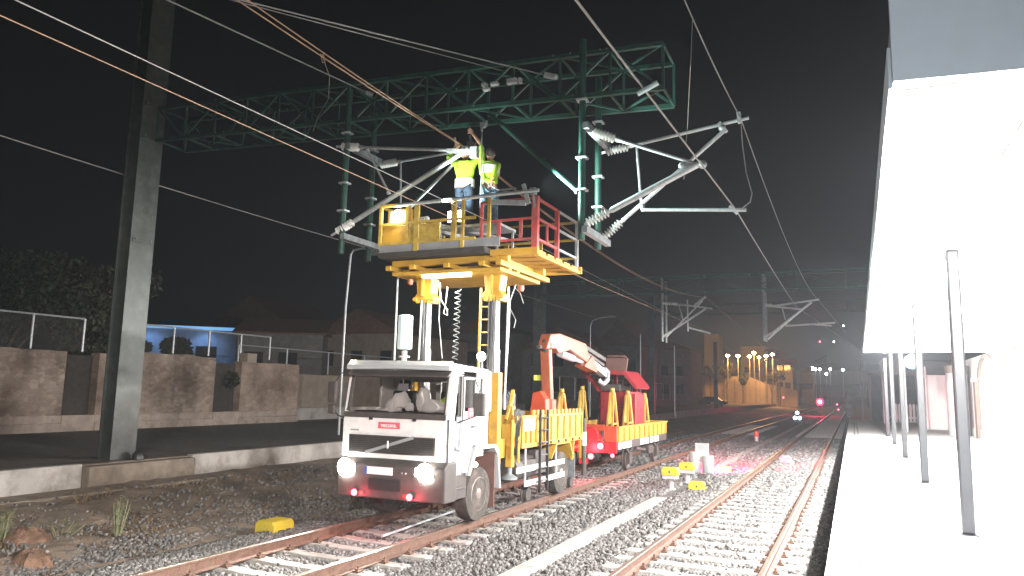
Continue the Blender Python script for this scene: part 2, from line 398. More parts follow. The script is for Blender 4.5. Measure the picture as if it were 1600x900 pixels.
# ------------------------------------------------------------------ ground
def gz_(x):
    pts = [(-900, 3.0), (-200, 1.2), (-60, .55), (-26, .42), (-15.3, .44), (-15.2, -.03), (-13, -.1), (-10.6, -.26), (-9.9, -.42), (0, -.45), (60, -.45), (900, -.4)]
    for (a, za), (b, zb) in zip(pts, pts[1:]):
        if x <= b: return za + (zb - za) * (x - a) / (b - a)
    return 0
xs = [-900, -500, -200, -100, -60, -45, -35, -30, -26, -23, -20, -17, -15.3, -15.2] + [-15 + .25 * i for i in range(24)] + [-8.5, -5, 0, 8, 20, 60, 200, 900]
ys = [-60, -30, -10, 0] + [2 + .3 * i for i in range(90)] + [30, 33, 37, 42, 50, 60, 80, 110, 150, 220, 320, 500, 800, 1500]
vs, fs = [], []
for y in ys:
    for x in xs:
        z = gz_(x)
        if -15.1 < x < -9 and 1 < y < 30: z += random.uniform(-.035, .045) + .05 * math.sin(x * 2.1 + y * .7) * math.sin(y * 1.1)
        vs.append((x, y, z))
nx = len(xs)
for j in range(len(ys) - 1):
    for i in range(nx - 1): fs.append((j*nx+i, j*nx+i+1, (j+1)*nx+i+1, (j+1)*nx+i))
g = MB(); g._add(vs, fs); tag(g.build('ground', M['soil'], smooth=False, origin=(0, 0, 0)), kind='structure')
b = MB(); b.quad((-25.4, -20, .445), (-15.55, -20, .455), (-15.55, 260, .455), (-25.4, 260, .445))
tag(b.build('road', M['asphalt'], origin=(0, 0, 0)), kind='structure')

# ballast bed: raised profile running along the tracks
def bz(x):
    pts = [(-10.05, -.46), (-9.1, -.23), (-8.2, -.215), (-5.7, -.215), (-5.1, -.24), (-4.2, -.27), (-3.7, -.25), (-3.2, -.215), (-.75, -.215), (-.3, -.26), (-.26, -.3)]
    if x <= pts[0][0]: return pts[0][1]
    for (a, za), (b_, zb) in zip(pts, pts[1:]):
        if x <= b_: return za + (zb - za) * (x - a) / (b_ - a)
    return pts[-1][1]
xs = [-10.05, -9.6, -9.1, -8.75, -8.2, -7.4, -6.5, -5.7, -5.1, -4.6, -4.2, -3.7, -3.2, -2.4, -1.6, -.75, -.5, -.29]
ys = [-20, -5] + [3 + .5 * i for i in range(60)] + [34, 40, 50, 65, 90, 130, 200, 320, 500]
vs = [(x, y, bz(x) + (random.uniform(-.02, .02) if -9.5 < x < -.4 else 0)) for y in ys for x in xs]; nx = len(xs); fs = []
for j in range(len(ys) - 1):
    for i in range(nx - 1): fs.append((j*nx+i, j*nx+i+1, (j+1)*nx+i+1, (j+1)*nx+i))
g = MB(); g._add(vs, fs); tag(g.build('ballast_bed', M['ballast'], origin=(0, 0, 0)), kind='structure')

# loose stones on the bed, too many to count: one object of stuff
N = 105000
t = rng.random(N)
sy = 5.5 + 42 * t ** 1.9
sx = rng.uniform(-10.6, -.36, N)
lft = rng.random(N) < .22; sx = np.where(lft & (sy < 16), rng.uniform(-10.3, -7.9, N), sx)
keep = ~((sy > 16) & (sx < -9.9)); sx, sy = sx[keep], sy[keep]
# fewer between the rails and on the sleepers
def on_sleeper(x, y):
    near_r = (x > -3.3) & (x < -.65); near_l = (x > -8.3) & (x < -5.65)
    ph = np.where(near_r, (y - 5.1) % .6, np.where(near_l, (y - 5.3) % .62, .4))
    return (ph < .15) | (ph > .46)
ons = on_sleeper(sx, sy) & (((sx > -3.25) & (sx < -.7)) | ((sx > -8.25) & (sx < -5.7)))
keep = ~(ons & (rng.random(len(sx)) > .035)); sx, sy, ons = sx[keep], sy[keep], ons[keep]
for rx_ in (-2.82, -1.14, -7.80, -6.13):
    kk = abs(sx - rx_) > .09; sx, sy, ons = sx[kk], sy[kk], ons[kk]
kk = abs(sx + 4.25) > .17; sx, sy, ons = sx[kk], sy[kk], ons[kk]
kk = (sx > -9.9) | (rng.random(len(sx)) < .45); sx, sy, ons = sx[kk], sy[kk], ons[kk]
ex = rng.uniform(-14.6, -9.9, 9000); ey = rng.uniform(6.5, 26, 9000); kk = (rng.random(9000) < np.exp((ex + 9.9) / 1.6)); sx = np.concatenate([sx, ex[kk]]); sy = np.concatenate([sy, ey[kk]]); ons = np.concatenate([ons, np.zeros(kk.sum(), bool)])
N = len(sx)
sz = np.array([bz(x) for x in sx]) + np.where(ons, .035, .012)
sz = np.where(sx < -10.0, np.array([gz_(x) for x in sx]) + .03, sz)
size = rng.uniform(.014, .029, N) * (1 + np.clip((sy - 9) / 14, 0, 1.6))
cube = np.array([(-1,-1,-1),(1,-1,-1),(1,1,-1),(-1,1,-1),(-1,-1,1),(1,-1,1),(1,1,1),(-1,1,1)], float)
vv = cube[None] * rng.uniform(.55, 1.15, (N, 8, 3)) * rng.uniform(.65, 1.25, (N, 1, 3))
q = rng.normal(size=(N, 4)); q /= np.linalg.norm(q, axis=1, keepdims=True)
qw, qx, qy, qz = q.T
R_ = np.stack([1-2*(qy*qy+qz*qz), 2*(qx*qy-qz*qw), 2*(qx*qz+qy*qw), 2*(qx*qy+qz*qw), 1-2*(qx*qx+qz*qz), 2*(qy*qz-qx*qw), 2*(qx*qz-qy*qw), 2*(qy*qz+qx*qw), 1-2*(qx*qx+qy*qy)], 1).reshape(N, 3, 3)
vv = np.einsum('nij,nkj->nki', R_, vv) * size[:, None, None] + np.stack([sx, sy, sz], 1)[:, None]
fcs = np.array([(0,3,2,1),(4,5,6,7),(0,1,5,4),(1,2,6,5),(2,3,7,6),(3,0,4,7)])
fcs = (fcs[None] + 8 * np.arange(N)[:, None, None]).reshape(-1, 4)
me = bpy.data.meshes.new('ballast_stones')
me.vertices.add(8 * N); me.vertices.foreach_set('co', vv.reshape(-1))
me.loops.add(24 * N); me.loops.foreach_set('vertex_index', fcs.reshape(-1))
me.polygons.add(6 * N); me.polygons.foreach_set('loop_start', np.arange(0, 24 * N, 4)); me.polygons.foreach_set('loop_total', np.full(6 * N, 4))
me.update(); me.validate(); me.materials.append(M['stone'])
o = bpy.data.objects.new('ballast_stones', me); COL.objects.link(o)
tag(o, 'loose grey crushed stones covering the beds of both tracks', 'ballast', kind='stuff')

# ------------------------------------------------------------------ tracks
XR = (-2.82, -1.14); XL = (-7.80, -6.13)
def rail(x, label):
    prof = [(-.07, -.165), (.07, -.165), (.07, -.15), (.02, -.13), (.011, -.12), (.011, -.045), (.036, -.035), (.036, -.006), (.028, 0), (-.028, 0), (-.036, -.006), (-.036, -.035), (-.011, -.045), (-.011, -.12), (-.02, -.13), (-.07, -.15)]
    b = MB(); ysr = [-20, 0, 10, 20, 40, 80, 160, 400]; nP = len(prof); vs = [(x + px, y, pz) for y in ysr for px, pz in prof]; b.v = vs
    for j in range(len(ysr) - 1):
        for i in range(nP):
            i2 = (i + 1) % nP; b.f.append([j*nP+i, j*nP+i2, (j+1)*nP+i2, (j+1)*nP+i]); b.mi.append(1 if i in (7, 8, 9) else 0)
    o = b.build('rail', [M['rust'], M['railtop']], origin=(x, 8, -.165)); tag(o, label, 'rail')
rail(XR[0], 'rusty rail of the empty track beside the platform, on its side away from the platform')
rail(XR[1], 'rusty rail running closest to the platform edge')
rail(XL[0], 'rusty rail under the far side wheels of the truck, passing the lone yellow box')
rail(XL[1], 'rusty rail under the near side wheels of the truck')
def sleeper(xc):
    b = MB()
    s = thing('sleeper', '', 'sleeper', (xc, 0, -.30))
    prof = [(-1.3, -.165), (-.55, -.165), (-.35, -.178), (.35, -.178), (.55, -.165), (1.3, -.165)]
    vs = []
    for px, pz in prof: vs += [(xc+px, -.14, -.36), (xc+px, .14, -.36), (xc+px, .11, pz), (xc+px, -.11, pz)]
    fs = [(0, 1, 2, 3), (23, 22, 21, 20)] + [(i*4+k, (i+1)*4+k, (i+1)*4+(k+1) % 4, i*4+(k+1) % 4) for i in range(5) for k in range(4)]
    b._add(vs, fs); b.build('beam', M['sleeper'], s, bevel=.012)
    for sx_ in (-.838, .838):
        for d in (-.115, .115):
            f = MB(); x = xc + sx_ + d
            f.box((x - .05, -.055, -.165), (x + .05, .055, -.14)); f.box((x - .025, -.04, -.14), (x + .025, .04, -.118)); f.lathe([(.016, 0), (.016, .035)], (x, 0, -.118), (0, 0, 1), 6)
            f.build('fastener', M['rust'], s)
    return s
def beam_only(xc):
    b = MB(); b.prism([(xc-1.3, -.14, -.36), (xc-1.3, .14, -.36), (xc-1.3, .11, -.165), (xc-1.3, -.11, -.165)], (2.6, 0, 0))
    return b.build('sleeper', M['sleeper'], origin=(xc, 0, -.30))
for side, xc, y0, dy, nfull, ntot in (('r', -1.98, 5.1, .6, 62, 130), ('l', -6.965, 5.3, .62, 34, 96)):
    lab = 'pale concrete sleeper in the row under the empty track beside the platform' if side == 'r' else 'grey concrete sleeper in the row under the track the truck stands on'
    grp = 'sleepers under the platform track' if side == 'r' else 'sleepers under the truck track'
    proto = sleeper(xc); tag(proto, lab, 'sleeper', grp); proto.location.y = y0
    far = tag(beam_only(xc), lab, 'sleeper', grp); far.location.y = y0 + nfull * dy
    for i in range(1, ntot):
        y = y0 + i * dy + random.uniform(-.02, .02)
        if i < nfull: c = copy_tree(proto, loc=(xc + random.uniform(-.02, .02), y, -.30))
        elif i > nfull: c = far.copy(); COL.objects.link(c); c.location = (xc, y, -.30)

# cable trough between the tracks
for y0, y1, lb in ((4, 18, 'pale concrete cable trough in front of the yellow boxes, between the two tracks'), (24, 75, 'pale concrete cable trough running on beyond the grey twin cylinders')):
    b = MB()
    for k in range(y1 - y0):
        yy = y0 + k; z = -.20 + random.uniform(-.008, .012); x = -4.25 + random.uniform(-.008, .008)
        b.box((x - .16, yy + .004, -.42), (x + .16, yy + .996, z))
    tag(b.build('cable_trough', M['concrete'], bevel=.015), lb, 'cable trough')

# steel rod between the rails in front of the truck
p, q_ = az(597, 838, -.1), az(705, 800, -.1)
b = MB(); b.tube(p, q_ + (q_ - p) * .15, .022); tag(b.build('steel_rod', M['galv'], smooth=True), 'thin grey pipe lying between the rails in front of the truck', 'pipe')
# white hose on the near sleepers
b = MB(); b.path([az(1203, 768, -.15), az(1209, 759, -.11), az(1219, 748, -.11), az(1224, 743, -.13)], .024)
tag(b.build('hose', M['white'], smooth=True), 'short white hose lying across the pale sleepers', 'hose')

# ------------------------------------------------------------------ platform
PX = -.28
b = MB(); b.prism([(PX, -25, .56), (PX, -25, .70), (14, -25, .70), (14, -25, .56)], (0, 84, 0)); tag(b.build('platform', M['slab'], origin=(0, 0, .7)), kind='structure')
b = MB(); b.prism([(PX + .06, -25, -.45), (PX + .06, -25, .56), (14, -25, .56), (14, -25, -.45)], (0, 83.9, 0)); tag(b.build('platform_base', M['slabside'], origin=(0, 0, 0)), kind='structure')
for k, x in enumerate((.02, .16)):
    b = MB(); yy = 4
    while yy < 50:
        L_ = random.choice((.35, .5, .25)); b.quad((x - .03, yy, .704), (x + .03, yy, .704), (x + .03, yy + L_, .704), (x - .03, yy + L_, .704)); yy += L_ + random.choice((.25, .6, .4))
    tag(b.build('platform_marking', M['tactile'], origin=(x, 4, .704)), kind='structure')

# canopy
SOF = 4.05
cn = thing('platform_canopy', 'white ribbed canopy with pale blue end fascia over the bright platform', 'canopy', (.3, 4.6, SOF))
def cx(y): return .28 + (y - 4.6) / 28 * .19
b = MB(); b.prism([(cx(4.6), 4.62, SOF), (11.5, 6.03, SOF), (11.5, 32.4, SOF), (cx(32.4), 32.4, SOF)], (0, 0, .05)); b.build('soffit', M['soffit'], cn)
b = MB(); b.prism([(.28, 4.55, SOF - .005), (11.5, 5.96, SOF - .005), (11.5, 6.025, SOF - .005), (.28, 4.615, SOF - .005)], (0, 0, 1.1)); b.build('end_fascia', M['fascia'], cn)
b = MB(); b.bar((.28 + .30, 4.58, SOF + .50), (11.4, 5.935, SOF + .50), .02, .018); b.build('fascia_trim', M['white'], cn)
b = MB(); b.prism([(cx(4.6) - .02, 4.62, SOF - .02), (cx(4.6) - .002, 4.62, SOF - .02), (cx(32.4) - .002, 32.4, SOF - .02), (cx(32.4) - .02, 32.4, SOF - .02)], (0, 0, .25)); b.build('side_fascia', M['fascia'], cn)
b = MB(); b.prism([(.28, 4.62, SOF + .32), (11.5, 6.03, SOF + .32), (11.5, 32.4, SOF + .32), (.47, 32.4, SOF + .32)], (0, 0, .04)); b.build('roof', M['galvdark'], cn)
b = MB(); b.box((cx(32.4), 32.402, SOF - .03), (11.5, 32.46, SOF + .32)); b.build('far_fascia', M['fascia'], cn)  # end panel added to stop lamp light leaking past the canopy
b = MB()
for yy in (7.5, 13, 19, 25, 30): b.tube((cx(yy) + .55, yy, SOF - .06), (cx(yy) + .55, yy, SOF + .01), .05)
b.build('ceiling_fitting', M['grey'], cn)
# columns
cols = [(1.17, 10.3), (1.18, 16.13), (1.22, 22.6), (1.25, 28.8), (1.28, 34.6)]
words = ['nearest and tallest looking', 'second nearest', 'third nearest', 'fourth nearest', 'farthest of the front row']
for k, (x, y) in enumerate(cols):
    c = thing('canopy_column', f'blue grey steel canopy column, {words[k]}', 'column', (x, y, .7), 'front row of canopy columns')
    b = MB(); r = .067
    b.box((x - r, y - r, .715), (x + r, y + r, SOF - .001 if y < 32 else 3.9)); b.build('shaft', M['column'], c, bevel=.02)
    b = MB(); b.box((x - r - .03, y - r - .03, .7), (x + r + .03, y + r + .03, .714)); b.build('base_plate', M['column'], c)
# lamps under the canopy
for k, y in enumerate((5.6, 11.4, 17.2, 23.7, 29.8)):
    x = cols[min(k, 4)][0]
    f = thing('canopy_lamp', ['lit strip lamp under the canopy near its blue end', 'second lit strip lamp from the blue canopy end', 'lit strip lamp halfway along the canopy', 'second last lit strip lamp under the canopy', 'lit strip lamp by the dark far end of the canopy'][k], 'lamp', (x, y, SOF - .1), 'strip lamps under the canopy')
    b = MB(); b.box((x - .1, y - .75, SOF - .06), (x + .1, y + .75, SOF - .003)); b.build('housing', M['white'], f)
    b = MB(); b.box((x - .08, y - .72, SOF - .11), (x + .08, y + .72, SOF - .062)); b.build('diffuser', M['tube'], f)
    lamp('lamp_light', 'POINT', (x, y, SOF - .19), 2500, (1, .965, .935), .10, parent=f)

# station building behind the columns
sb = thing('station_building', 'white plastered station building with arches and beige pilaster', 'building', (4.6, 33, .7))
BX = 4.75
b = MB(); b.box((BX, 22, .69), (BX + 4, 52, 4.04)); b.build('wall', M['plaster'], sb)
b = MB(); b.box((BX - .06, 21.9, .70), (BX - .002, 52, 1.05)); b.build('plinth', M['plaster'], sb)
for y in (26.2, 31.0, 36.0):
    b = MB(); b.box((BX - .16, y - .25, .70), (BX - .003, y + .25, 3.0)); b.build('pilaster', M['beige'], sb)
    b = MB(); b.box((BX - .24, y - .33, 3.0), (BX - .003, y + .33, 3.16)); b.build('capital', M['plaster'], sb)
for y in (23.8, 28.6, 33.5):
    b = MB(); yc = y; R0, R1 = 1.75, 2.05
    for k in range(12):
        a0, a1 = math.pi * k / 12, math.pi * (k + 1) / 12
        b.prism([(BX - .1, yc + R0*math.cos(a0), 3.0 + .5*R0*math.sin(a0)), (BX - .1, yc + R1*math.cos(a0), 3.0 + .5*R1*math.sin(a0)), (BX - .1, yc + R1*math.cos(a1), 3.0 + .5*R1*math.sin(a1)), (BX - .1, yc + R0*math.cos(a1), 3.0 + .5*R0*math.sin(a1))], (.097, 0, 0))
    b.build('arch_moulding', M['beige'], sb)
# small board on a post near the wall
p = az(1572, 690, .7); p.x -= .35
s_ = thing('notice_board', 'small grey tilted board on thin legs beside the station wall', 'notice board', p)
b = MB(); b.box((p.x - .22, p.y - .05, p.z + .72), (p.x + .28, p.y, p.z + .92)); b.build('panel', M['galvdark'], s_)
for dx in (-.12, .16):
    b = MB(); b.tube((p.x + dx, p.y - .025, p.z), (p.x + dx, p.y - .025, p.z + .72), .018); b.build('leg', M['galvdark'], s_)
# white lamp post on the platform
p = V((3.9, 36, .7))
s_ = thing('platform_lamp_post', 'slim white lamp post with a collar near the station wall', 'lamp post', p)
b = MB(); b.lathe([(.09, 0), (.09, .35), (.045, .4), (.04, 3.2)], p, (0, 0, 1), 10); b.build('pole', M['white'], s_, smooth=True)
b = MB(); b.lathe([(.05, 0), (.1, .06), (.05, .12)], p + V((0, 0, 1.9)), (0, 0, 1), 10); b.build('collar', M['white'], s_, smooth=True)
# far end of the platform: second row of thin columns, white kiosk, picket fence, second canopy beam, globe lamp
k1 = thing('platform_kiosk', 'white kiosk with grey lintel standing at the end of the canopy', 'kiosk', (4.0, 46, .7))
b = MB(); b.box((3.55, 44.5, .7), (4.7, 50, 3.55)); b.build('wall', M['plaster'], k1)
b = MB(); b.box((1.4, 43.9, 3.5), (4.74, 44.4, 4.0)); b.build('lintel', M['darkwall'], k1)
b = MB(); b.box((1.35, 43.8, 4.0), (4.74, 44.42, 4.2)); b.build('cornice', M['darkwall'], k1)
c4 = thing('advertising_column', 'pale cylinder with beige cap standing beside the kiosk', 'column', (4.55, 38, .7))
b = MB(); b.lathe([(.42, 0), (.42, 2.7)], (4.2, 38, .7), (0, 0, 1), 20); b.build('drum', M['lightgrey'], c4, smooth=True)
b = MB(); b.lathe([(.45, 0), (.45, .3), (.38, .36)], (4.2, 38, 3.4), (0, 0, 1), 20); b.build('cap', M['beige'], c4, smooth=True)
thin = [((2.3, 40), 'thin grey post under the kiosk lintel, nearer the globe lamp'), ((2.0, 47), 'thin grey post behind the canopy columns, dark sky side'), ((3.45, 43.7), 'thin white post at the corner of the kiosk'), ((1.75, 52), 'thin white post at the far platform end')]
for (x, y), lb in thin:
    b = MB(); b.lathe([(.06, 0), (.06, .8), (.045, .84), (.045, 3.2)], (x, y, .7), (0, 0, 1), 10)
    tag(b.build('thin_post', M['white'] if 'white' in lb else M['galv'], smooth=True, origin=(x, y, .7)), lb, 'post')
fe = thing('picket_fence', 'pale green picket fence closing the platform end', 'fence', (3, 53, .7))
for k in range(14):
    x = 2.2 + k * .2; b = MB(); b.prism([(x, 53, .75), (x + .14, 53, .75), (x + .14, 53, 1.85), (x + .07, 53, 1.95), (x, 53, 1.85)], (0, .03, 0)); b.build('picket', M['lightgrey'], fe)
b = MB(); b.box((2.1, 53.035, 1.0), (5.0, 53.08, 1.1)); b.build('fence_rail', M['lightgrey'], fe)
gp = ay(1425, 565, 33.5)
gl = thing('globe_lamp', 'round bluish white lit globe lamp hanging behind the columns', 'lamp', gp)
b = MB(); b.ball(gp, .30, 18); b.build('globe', M['sunball'], gl, smooth=True)
b = MB(); b.tube(gp + V((0, 0, .3)), gp + V((0, 0, .75)), .03); b.bar(gp + V((0, 0, .75)), V((1.28, 34.6, gp.z + .75)), .05, .05); b.build('hanger', M['grey'], gl)
lamp('globe_light', 'POINT', gp + V((0, -.5, 0)), 60, (.8, .93, 1), .3, parent=gl)
sgp = ay(1545, 568, 41)
hs_ = thing('hanging_sign', 'small blue and white hanging sign beside the pale cylinder under the canopy', 'sign', sgp)
b = MB(); b.box((sgp.x - .5, 41, sgp.z - .3), (sgp.x + .35, 41.06, sgp.z + .3)); b.build('panel', M['plateblue'], hs_)
b = MB(); b.box((sgp.x - .35, 40.99, sgp.z - .12), (sgp.x + .2, 40.997, sgp.z + .05)); b.build('white_field', M['signwhite'], hs_)
# dark buildings beyond the platform end
bd = thing('dark_shed', 'dark low building beyond the end of the platform', 'building', (9, 75, 0))
b = MB(); b.box((1.5, 72, -.45), (24, 84, 4.2)); b.build('wall', M['darkwall'], bd)
b = MB(); b.prism([(1.2, 71.7, 4.2), (24.3, 71.7, 4.2), (24.3, 78, 5.2), (1.2, 78, 5.2)], (0, 0, .15)); b.build('roof', M['roof'], bd)
for x in (4, 7, 10):
    b = MB(); b.box((x, 71.95, 1.6), (x + 1.2, 71.99, 3.0)); b.build('window', M['window'], bd)

# ------------------------------------------------------------------ road-rail maintenance truck
TX0, TX1, TC = -7.92, -5.90, -6.91
tr = thing('maintenance_truck', 'white cab road-rail truck with headlights lit and raised yellow work platform', 'truck', (TC, 10.5, 0))
T = lambda mb, name, m, parent=tr, **k: mb.build(name, M[m] if isinstance(m, str) else m, parent, **k)
# cab shell: front panel, pillars, roof, sides with openings, rear, floor
YF, YR = 10.47, 11.95
b = MB()
b.box((TX0, YF, 1.09), (TX1 - .03, YF + .06, 1.76))                                  # front panel
b.prism([(TX0, YF + .06, 1.09), (TX0 + .05, YF + .06, 1.09), (TX0 + .05, YF + .06, 1.1), (TX0, YF + .06, 1.1)], (0, .01, 0))
for x in (TX0, TX1 - .05):                                                          # pillars
    b.prism([(x, YF, 1.761), (x, YF + .10, 1.761), (x, YF + .24, 2.54), (x, YF + .13, 2.54)], (.05, 0, 0))
b.prism([(TX0, YF + .10, 2.541), (TX0, YR, 2.541), (TX0, YR - .03, 2.60), (TX0, YF + .25, 2.66), (TX0, YF + .12, 2.62)], (TX1 - TX0, 0, 0))   # roof
b.box((TX0, YR - .05, 1.25), (TX1, YR, 1.8)); b.box((TX0, YR - .05, 1.8), (TC - .65, YR, 2.54)); b.box((TC + .65, YR - .05, 1.8), (TX1, YR, 2.54)); b.box((TC - .65, YR - .05, 2.36), (TC + .65, YR, 2.54)); b.box((TC - .05, YR - .05, 1.8), (TC + .05, YR, 2.36))
b.box((TX0 + .05, YF + .07, 1.10), (TX1 - .05, YR - .06, 1.25))                      # floor
for x0, x1 in ((TX0, TX0 + .045), (TX1 - .045, TX1)):
    if x0 < -7: 
        b.prism([(x0, YF + .065, .86), (x0, 11.25, .86), (x0, 11.37, 1.28), (x0, YR - .055, 1.28), (x0, YR - .055, 1.9), (x0, YF + .1, 1.9)], (x1 - x0, 0, 0))
        b.box((x0, 11.50, 1.9), (x1, YR - .055, 2.54)); b.box((x0, YF + .24, 2.46), (x1, 11.50, 2.54))
    else:
        b.prism([(x0, YF + .065, .86), (x0, YF + .24, .86), (x0, YF + .24, 1.28), (x0, 10.96, 1.28), (x0, 10.96, .86), (x0, 11.0, .86), (x0, 11.0, 1.72), (x0, YF + .10, 1.72)], (x1 - x0, 0, 0))
        b.prism([(x0, YF + .105, 1.722), (x0, YF + .25, 1.722), (x0, YF + .35, 2.46), (x0, YF + .24, 2.46)], (x1 - x0, 0, 0))
        b.box((x0, YF + .24, 2.462), (x1, 11.00, 2.54)); b.box((x0, YF + .241, .86), (x1, 10.96, 1.279))
        b.box((x0, 11.52, 1.29), (x1, YR - .055, 1.9)); b.box((x0, 11.52, 1.9), (x1, 11.6, 2.54)); b.box((x0, 11.72, 1.9), (x1, YR - .055, 2.54)); b.box((x0, 11.6, 2.44), (x1, 11.72, 2.54)); b.box((x0, 11.6, 1.9), (x1, 11.72, 2.05))
T(b, 'cab', 'white', bevel=.018)
b = MB(); b.prism([(TX0 - .01, YF + .02, 2.545), (TX0 - .01, YF + .14, 2.64), (TX1 + .01, YF + .14, 2.62), (TX1 + .01, YF + .02, 2.535), (TC, YF + .0, 2.56)], (0, .0, .075)); T(b, 'roof_cap', 'lightgrey', bevel=.01)
b = MB(); b.prism([(TX0 + .04, YF - .02, 2.44), (TX0 + .04, YF + .13, 2.535), (TX1 - .0, YF + .13, 2.525), (TX1 - .0, YF - .02, 2.43)], (0, 0, .02)); T(b, 'sun_visor', 'truckgrey')
b = MB(); b.prism([(TX0 + .055, YF + .05, 1.80), (TX1 - .055, YF + .05, 1.80), (TX1 - .055, YF + .155, 2.5), (TX0 + .055, YF + .155, 2.5)], (0, .008, 0)); ws = T(b, 'windscreen', 'glass')
b = MB(); b.bar((TX0 + .02, YF - .005, 1.79), (TX1 - .02, YF - .005, 1.79), .03, .09); b.bar((TX0 + .06, YF + .03, 1.85), (TX0 + .06, YF + .135, 2.47), .05, .03); b.bar((TX1 - .06, YF + .03, 1.85), (TX1 - .06, YF + .135, 2.47), .04, .03); T(b, 'window_seal', 'truckgrey', ws)
for x, a in ((-7.35, .55), (-6.5, .5)):
    b = MB(); b.box((x - .03, YF - .03, 1.71), (x + .03, YF - .002, 1.76)); b.bar((x, YF + .012, 1.78), (x + a, YF + .022, 1.86), .02, .014); T(b, 'wiper', 'black')
# interior
b = MB(); b.box((TX0 + .06, YF + .12, 1.26), (TX1 - .06, YF + .50, 1.74)); b.box((TX0 + .1, YF + .13, 1.741), (TX1 - .1, YF + .44, 1.855)); T(b, 'dashboard', 'truckgrey', bevel=.03)
for x in (-7.4, -6.4):
    b = MB(); b.box((x - .25, 11.1, 1.26), (x + .25, 11.55, 1.6)); b.box((x - .24, 11.5, 1.6), (x + .24, 11.66, 2.2)); b.box((x - .13, 11.52, 2.22), (x + .13, 11.62, 2.4)); T(b, 'seat', 'black', bevel=.04)
b = MB(); R0 = .2; c0 = V((-6.42, 11.0, 1.84)); b.path([c0 + V((R0*math.cos(t), R0*.5*math.sin(t), R0*.85*math.sin(t))) for t in [2*math.pi*i/20 for i in range(21)]], .016); b.bar(c0, c0 + V((0, -.15, -.14)), .05, .05); b.bar(c0 - V((.19, 0, 0)), c0 + V((.19, 0, 0)), .03, .03); T(b, 'steering_wheel', 'black')
b = MB(); b.box((-7.05, YF + .30, 2.2), (-6.85, YF + .32, 2.32)); b.tube((-6.95, YF + .31, 2.32), (-6.95, YF + .31, 2.54), .01); T(b, 'rear_view_mirror', 'lightgrey')
# door on the platform side with window, handle, step
dx0, dx1 = TX1 - .05, TX1 + .004
b = MB(); b.prism([(dx0, 11.005, .875), (dx0, 11.2, .875), (dx0, 11.35, 1.30), (dx0, 11.515, 1.32), (dx0, 11.515, 1.88), (dx0, 11.005, 1.88)], (dx1 - dx0, 0, 0))
b.box((dx0, 11.005, 1.881), (dx1, 11.05, 2.455)); b.box((dx0, 11.47, 1.881), (dx1, 11.515, 2.455)); b.box((dx0, 11.05, 2.41), (dx1, 11.47, 2.455))
dr = T(b, 'door', 'white', bevel=.006)
b = MB(); b.box((dx0 + .01, 11.05, 1.881), (dx0 + .018, 11.47, 2.41)); T(b, 'window', 'sideglass', dr)
b = MB(); b.box((dx1, 11.30, 1.60), (dx1 + .018, 11.45, 1.635)); T(b, 'handle', 'black', dr)
b = MB(); b.box((dx1 + .001, 11.17, 1.76), (dx1 + .006, 11.38, 1.93)); T(b, 'square_logo', 'logored', dr)
b = MB(); b.box((dx1 + .0065, 11.21, 1.835), (dx1 + .009, 11.34, 1.855)); T(b, 'logo_bar', 'signwhite', dr)
b = MB(); b.box((dx0 + .005, YF + .36, 1.73), (dx0 + .02, 10.99, 2.455)); T(b, 'quarter_window', 'sideglass')
b = MB(); b.path([(dx1 + .002, 10.73, 1.29), (dx1 + .002, 10.86, 1.27), (dx1 + .002, 10.90, 1.36), (dx1 + .002, 10.92, 1.74)], [.035, .045, .045, .04], 8); b.box((TX1 + .001, 10.77, 1.6), (TX1 + .012, 10.965, 1.80)); T(b, 'air_intake_trim', 'galvdark')
for (y0, y1, z0, z1) in ((11.0, 11.012, .88, 2.46), (YF + .055, YF + .067, .9, 1.75)):
    b = MB(); b.box((TX1 - .01, y0, z0), (TX1 + .0065, y1, z1)); T(b, 'panel_gap', 'black')
b = MB(); b.box((TX1 + .001, YF + .12, 1.40), (TX1 + .008, YF + .28, 1.43)); b.box((TX1 + .001, YF + .22, 1.33), (TX1 + .008, YF + .28, 1.40)); b.box((TX1 + .001, YF + .30, 1.36), (TX1 + .008, YF + .33, 1.42)); T(b, 'side_emblem', 'galvdark')
b = MB()
for i in range(6): b.box((TX1 + .005, 10.74 + i * .075, 1.055 + .004 * i), (TX1 + .010, 10.765 + i * .075, 1.085 + .004 * i))
T(b, 'side_marking', 'grey')
b = MB(); b.box((TX1 - .02, 11.6, 2.05), (TX1 - .01, 11.72, 2.44)); T(b, 'rear_side_window', 'sideglass')
# grille, emblem, sign, plate
b = MB(); b.box((-7.78, YF - .012, 1.165), (-6.10, YF + .0, 1.46)); gr = T(b, 'grille', 'truckgrey', bevel=.004)
b = MB()
for i in range(8): b.box((-7.75, YF - .022, 1.19 + i * .033), (-6.13, YF - .0125, 1.203 + i * .033))
T(b, 'grille_slats', 'black', gr)
b = MB(); b.bar((-7.42, YF - .028, 1.175), (-6.50, YF - .028, 1.452), .008, .05); T(b, 'diagonal_bar', 'grey', gr)
b = MB(); b.box((-6.99, YF - .045, 1.26), (-6.965, YF - .033, 1.38)); T(b, 'vertical_emblem', 'signwhite', gr)
b = MB(); b.box((-7.20, YF - .012, 1.575), (-6.78, YF - .001, 1.68)); sg = T(b, 'sign_panel', 'logored')
text('vecona.', 'lettering', .105, (-6.99, YF - .014, 1.63), (math.radians(90), 0, 0), M['signwhite'], sg)
b = MB(); b.box((-7.76, YF - .006, 1.52), (-7.59, YF - .001, 1.545)); T(b, 'model_badge', 'grey')
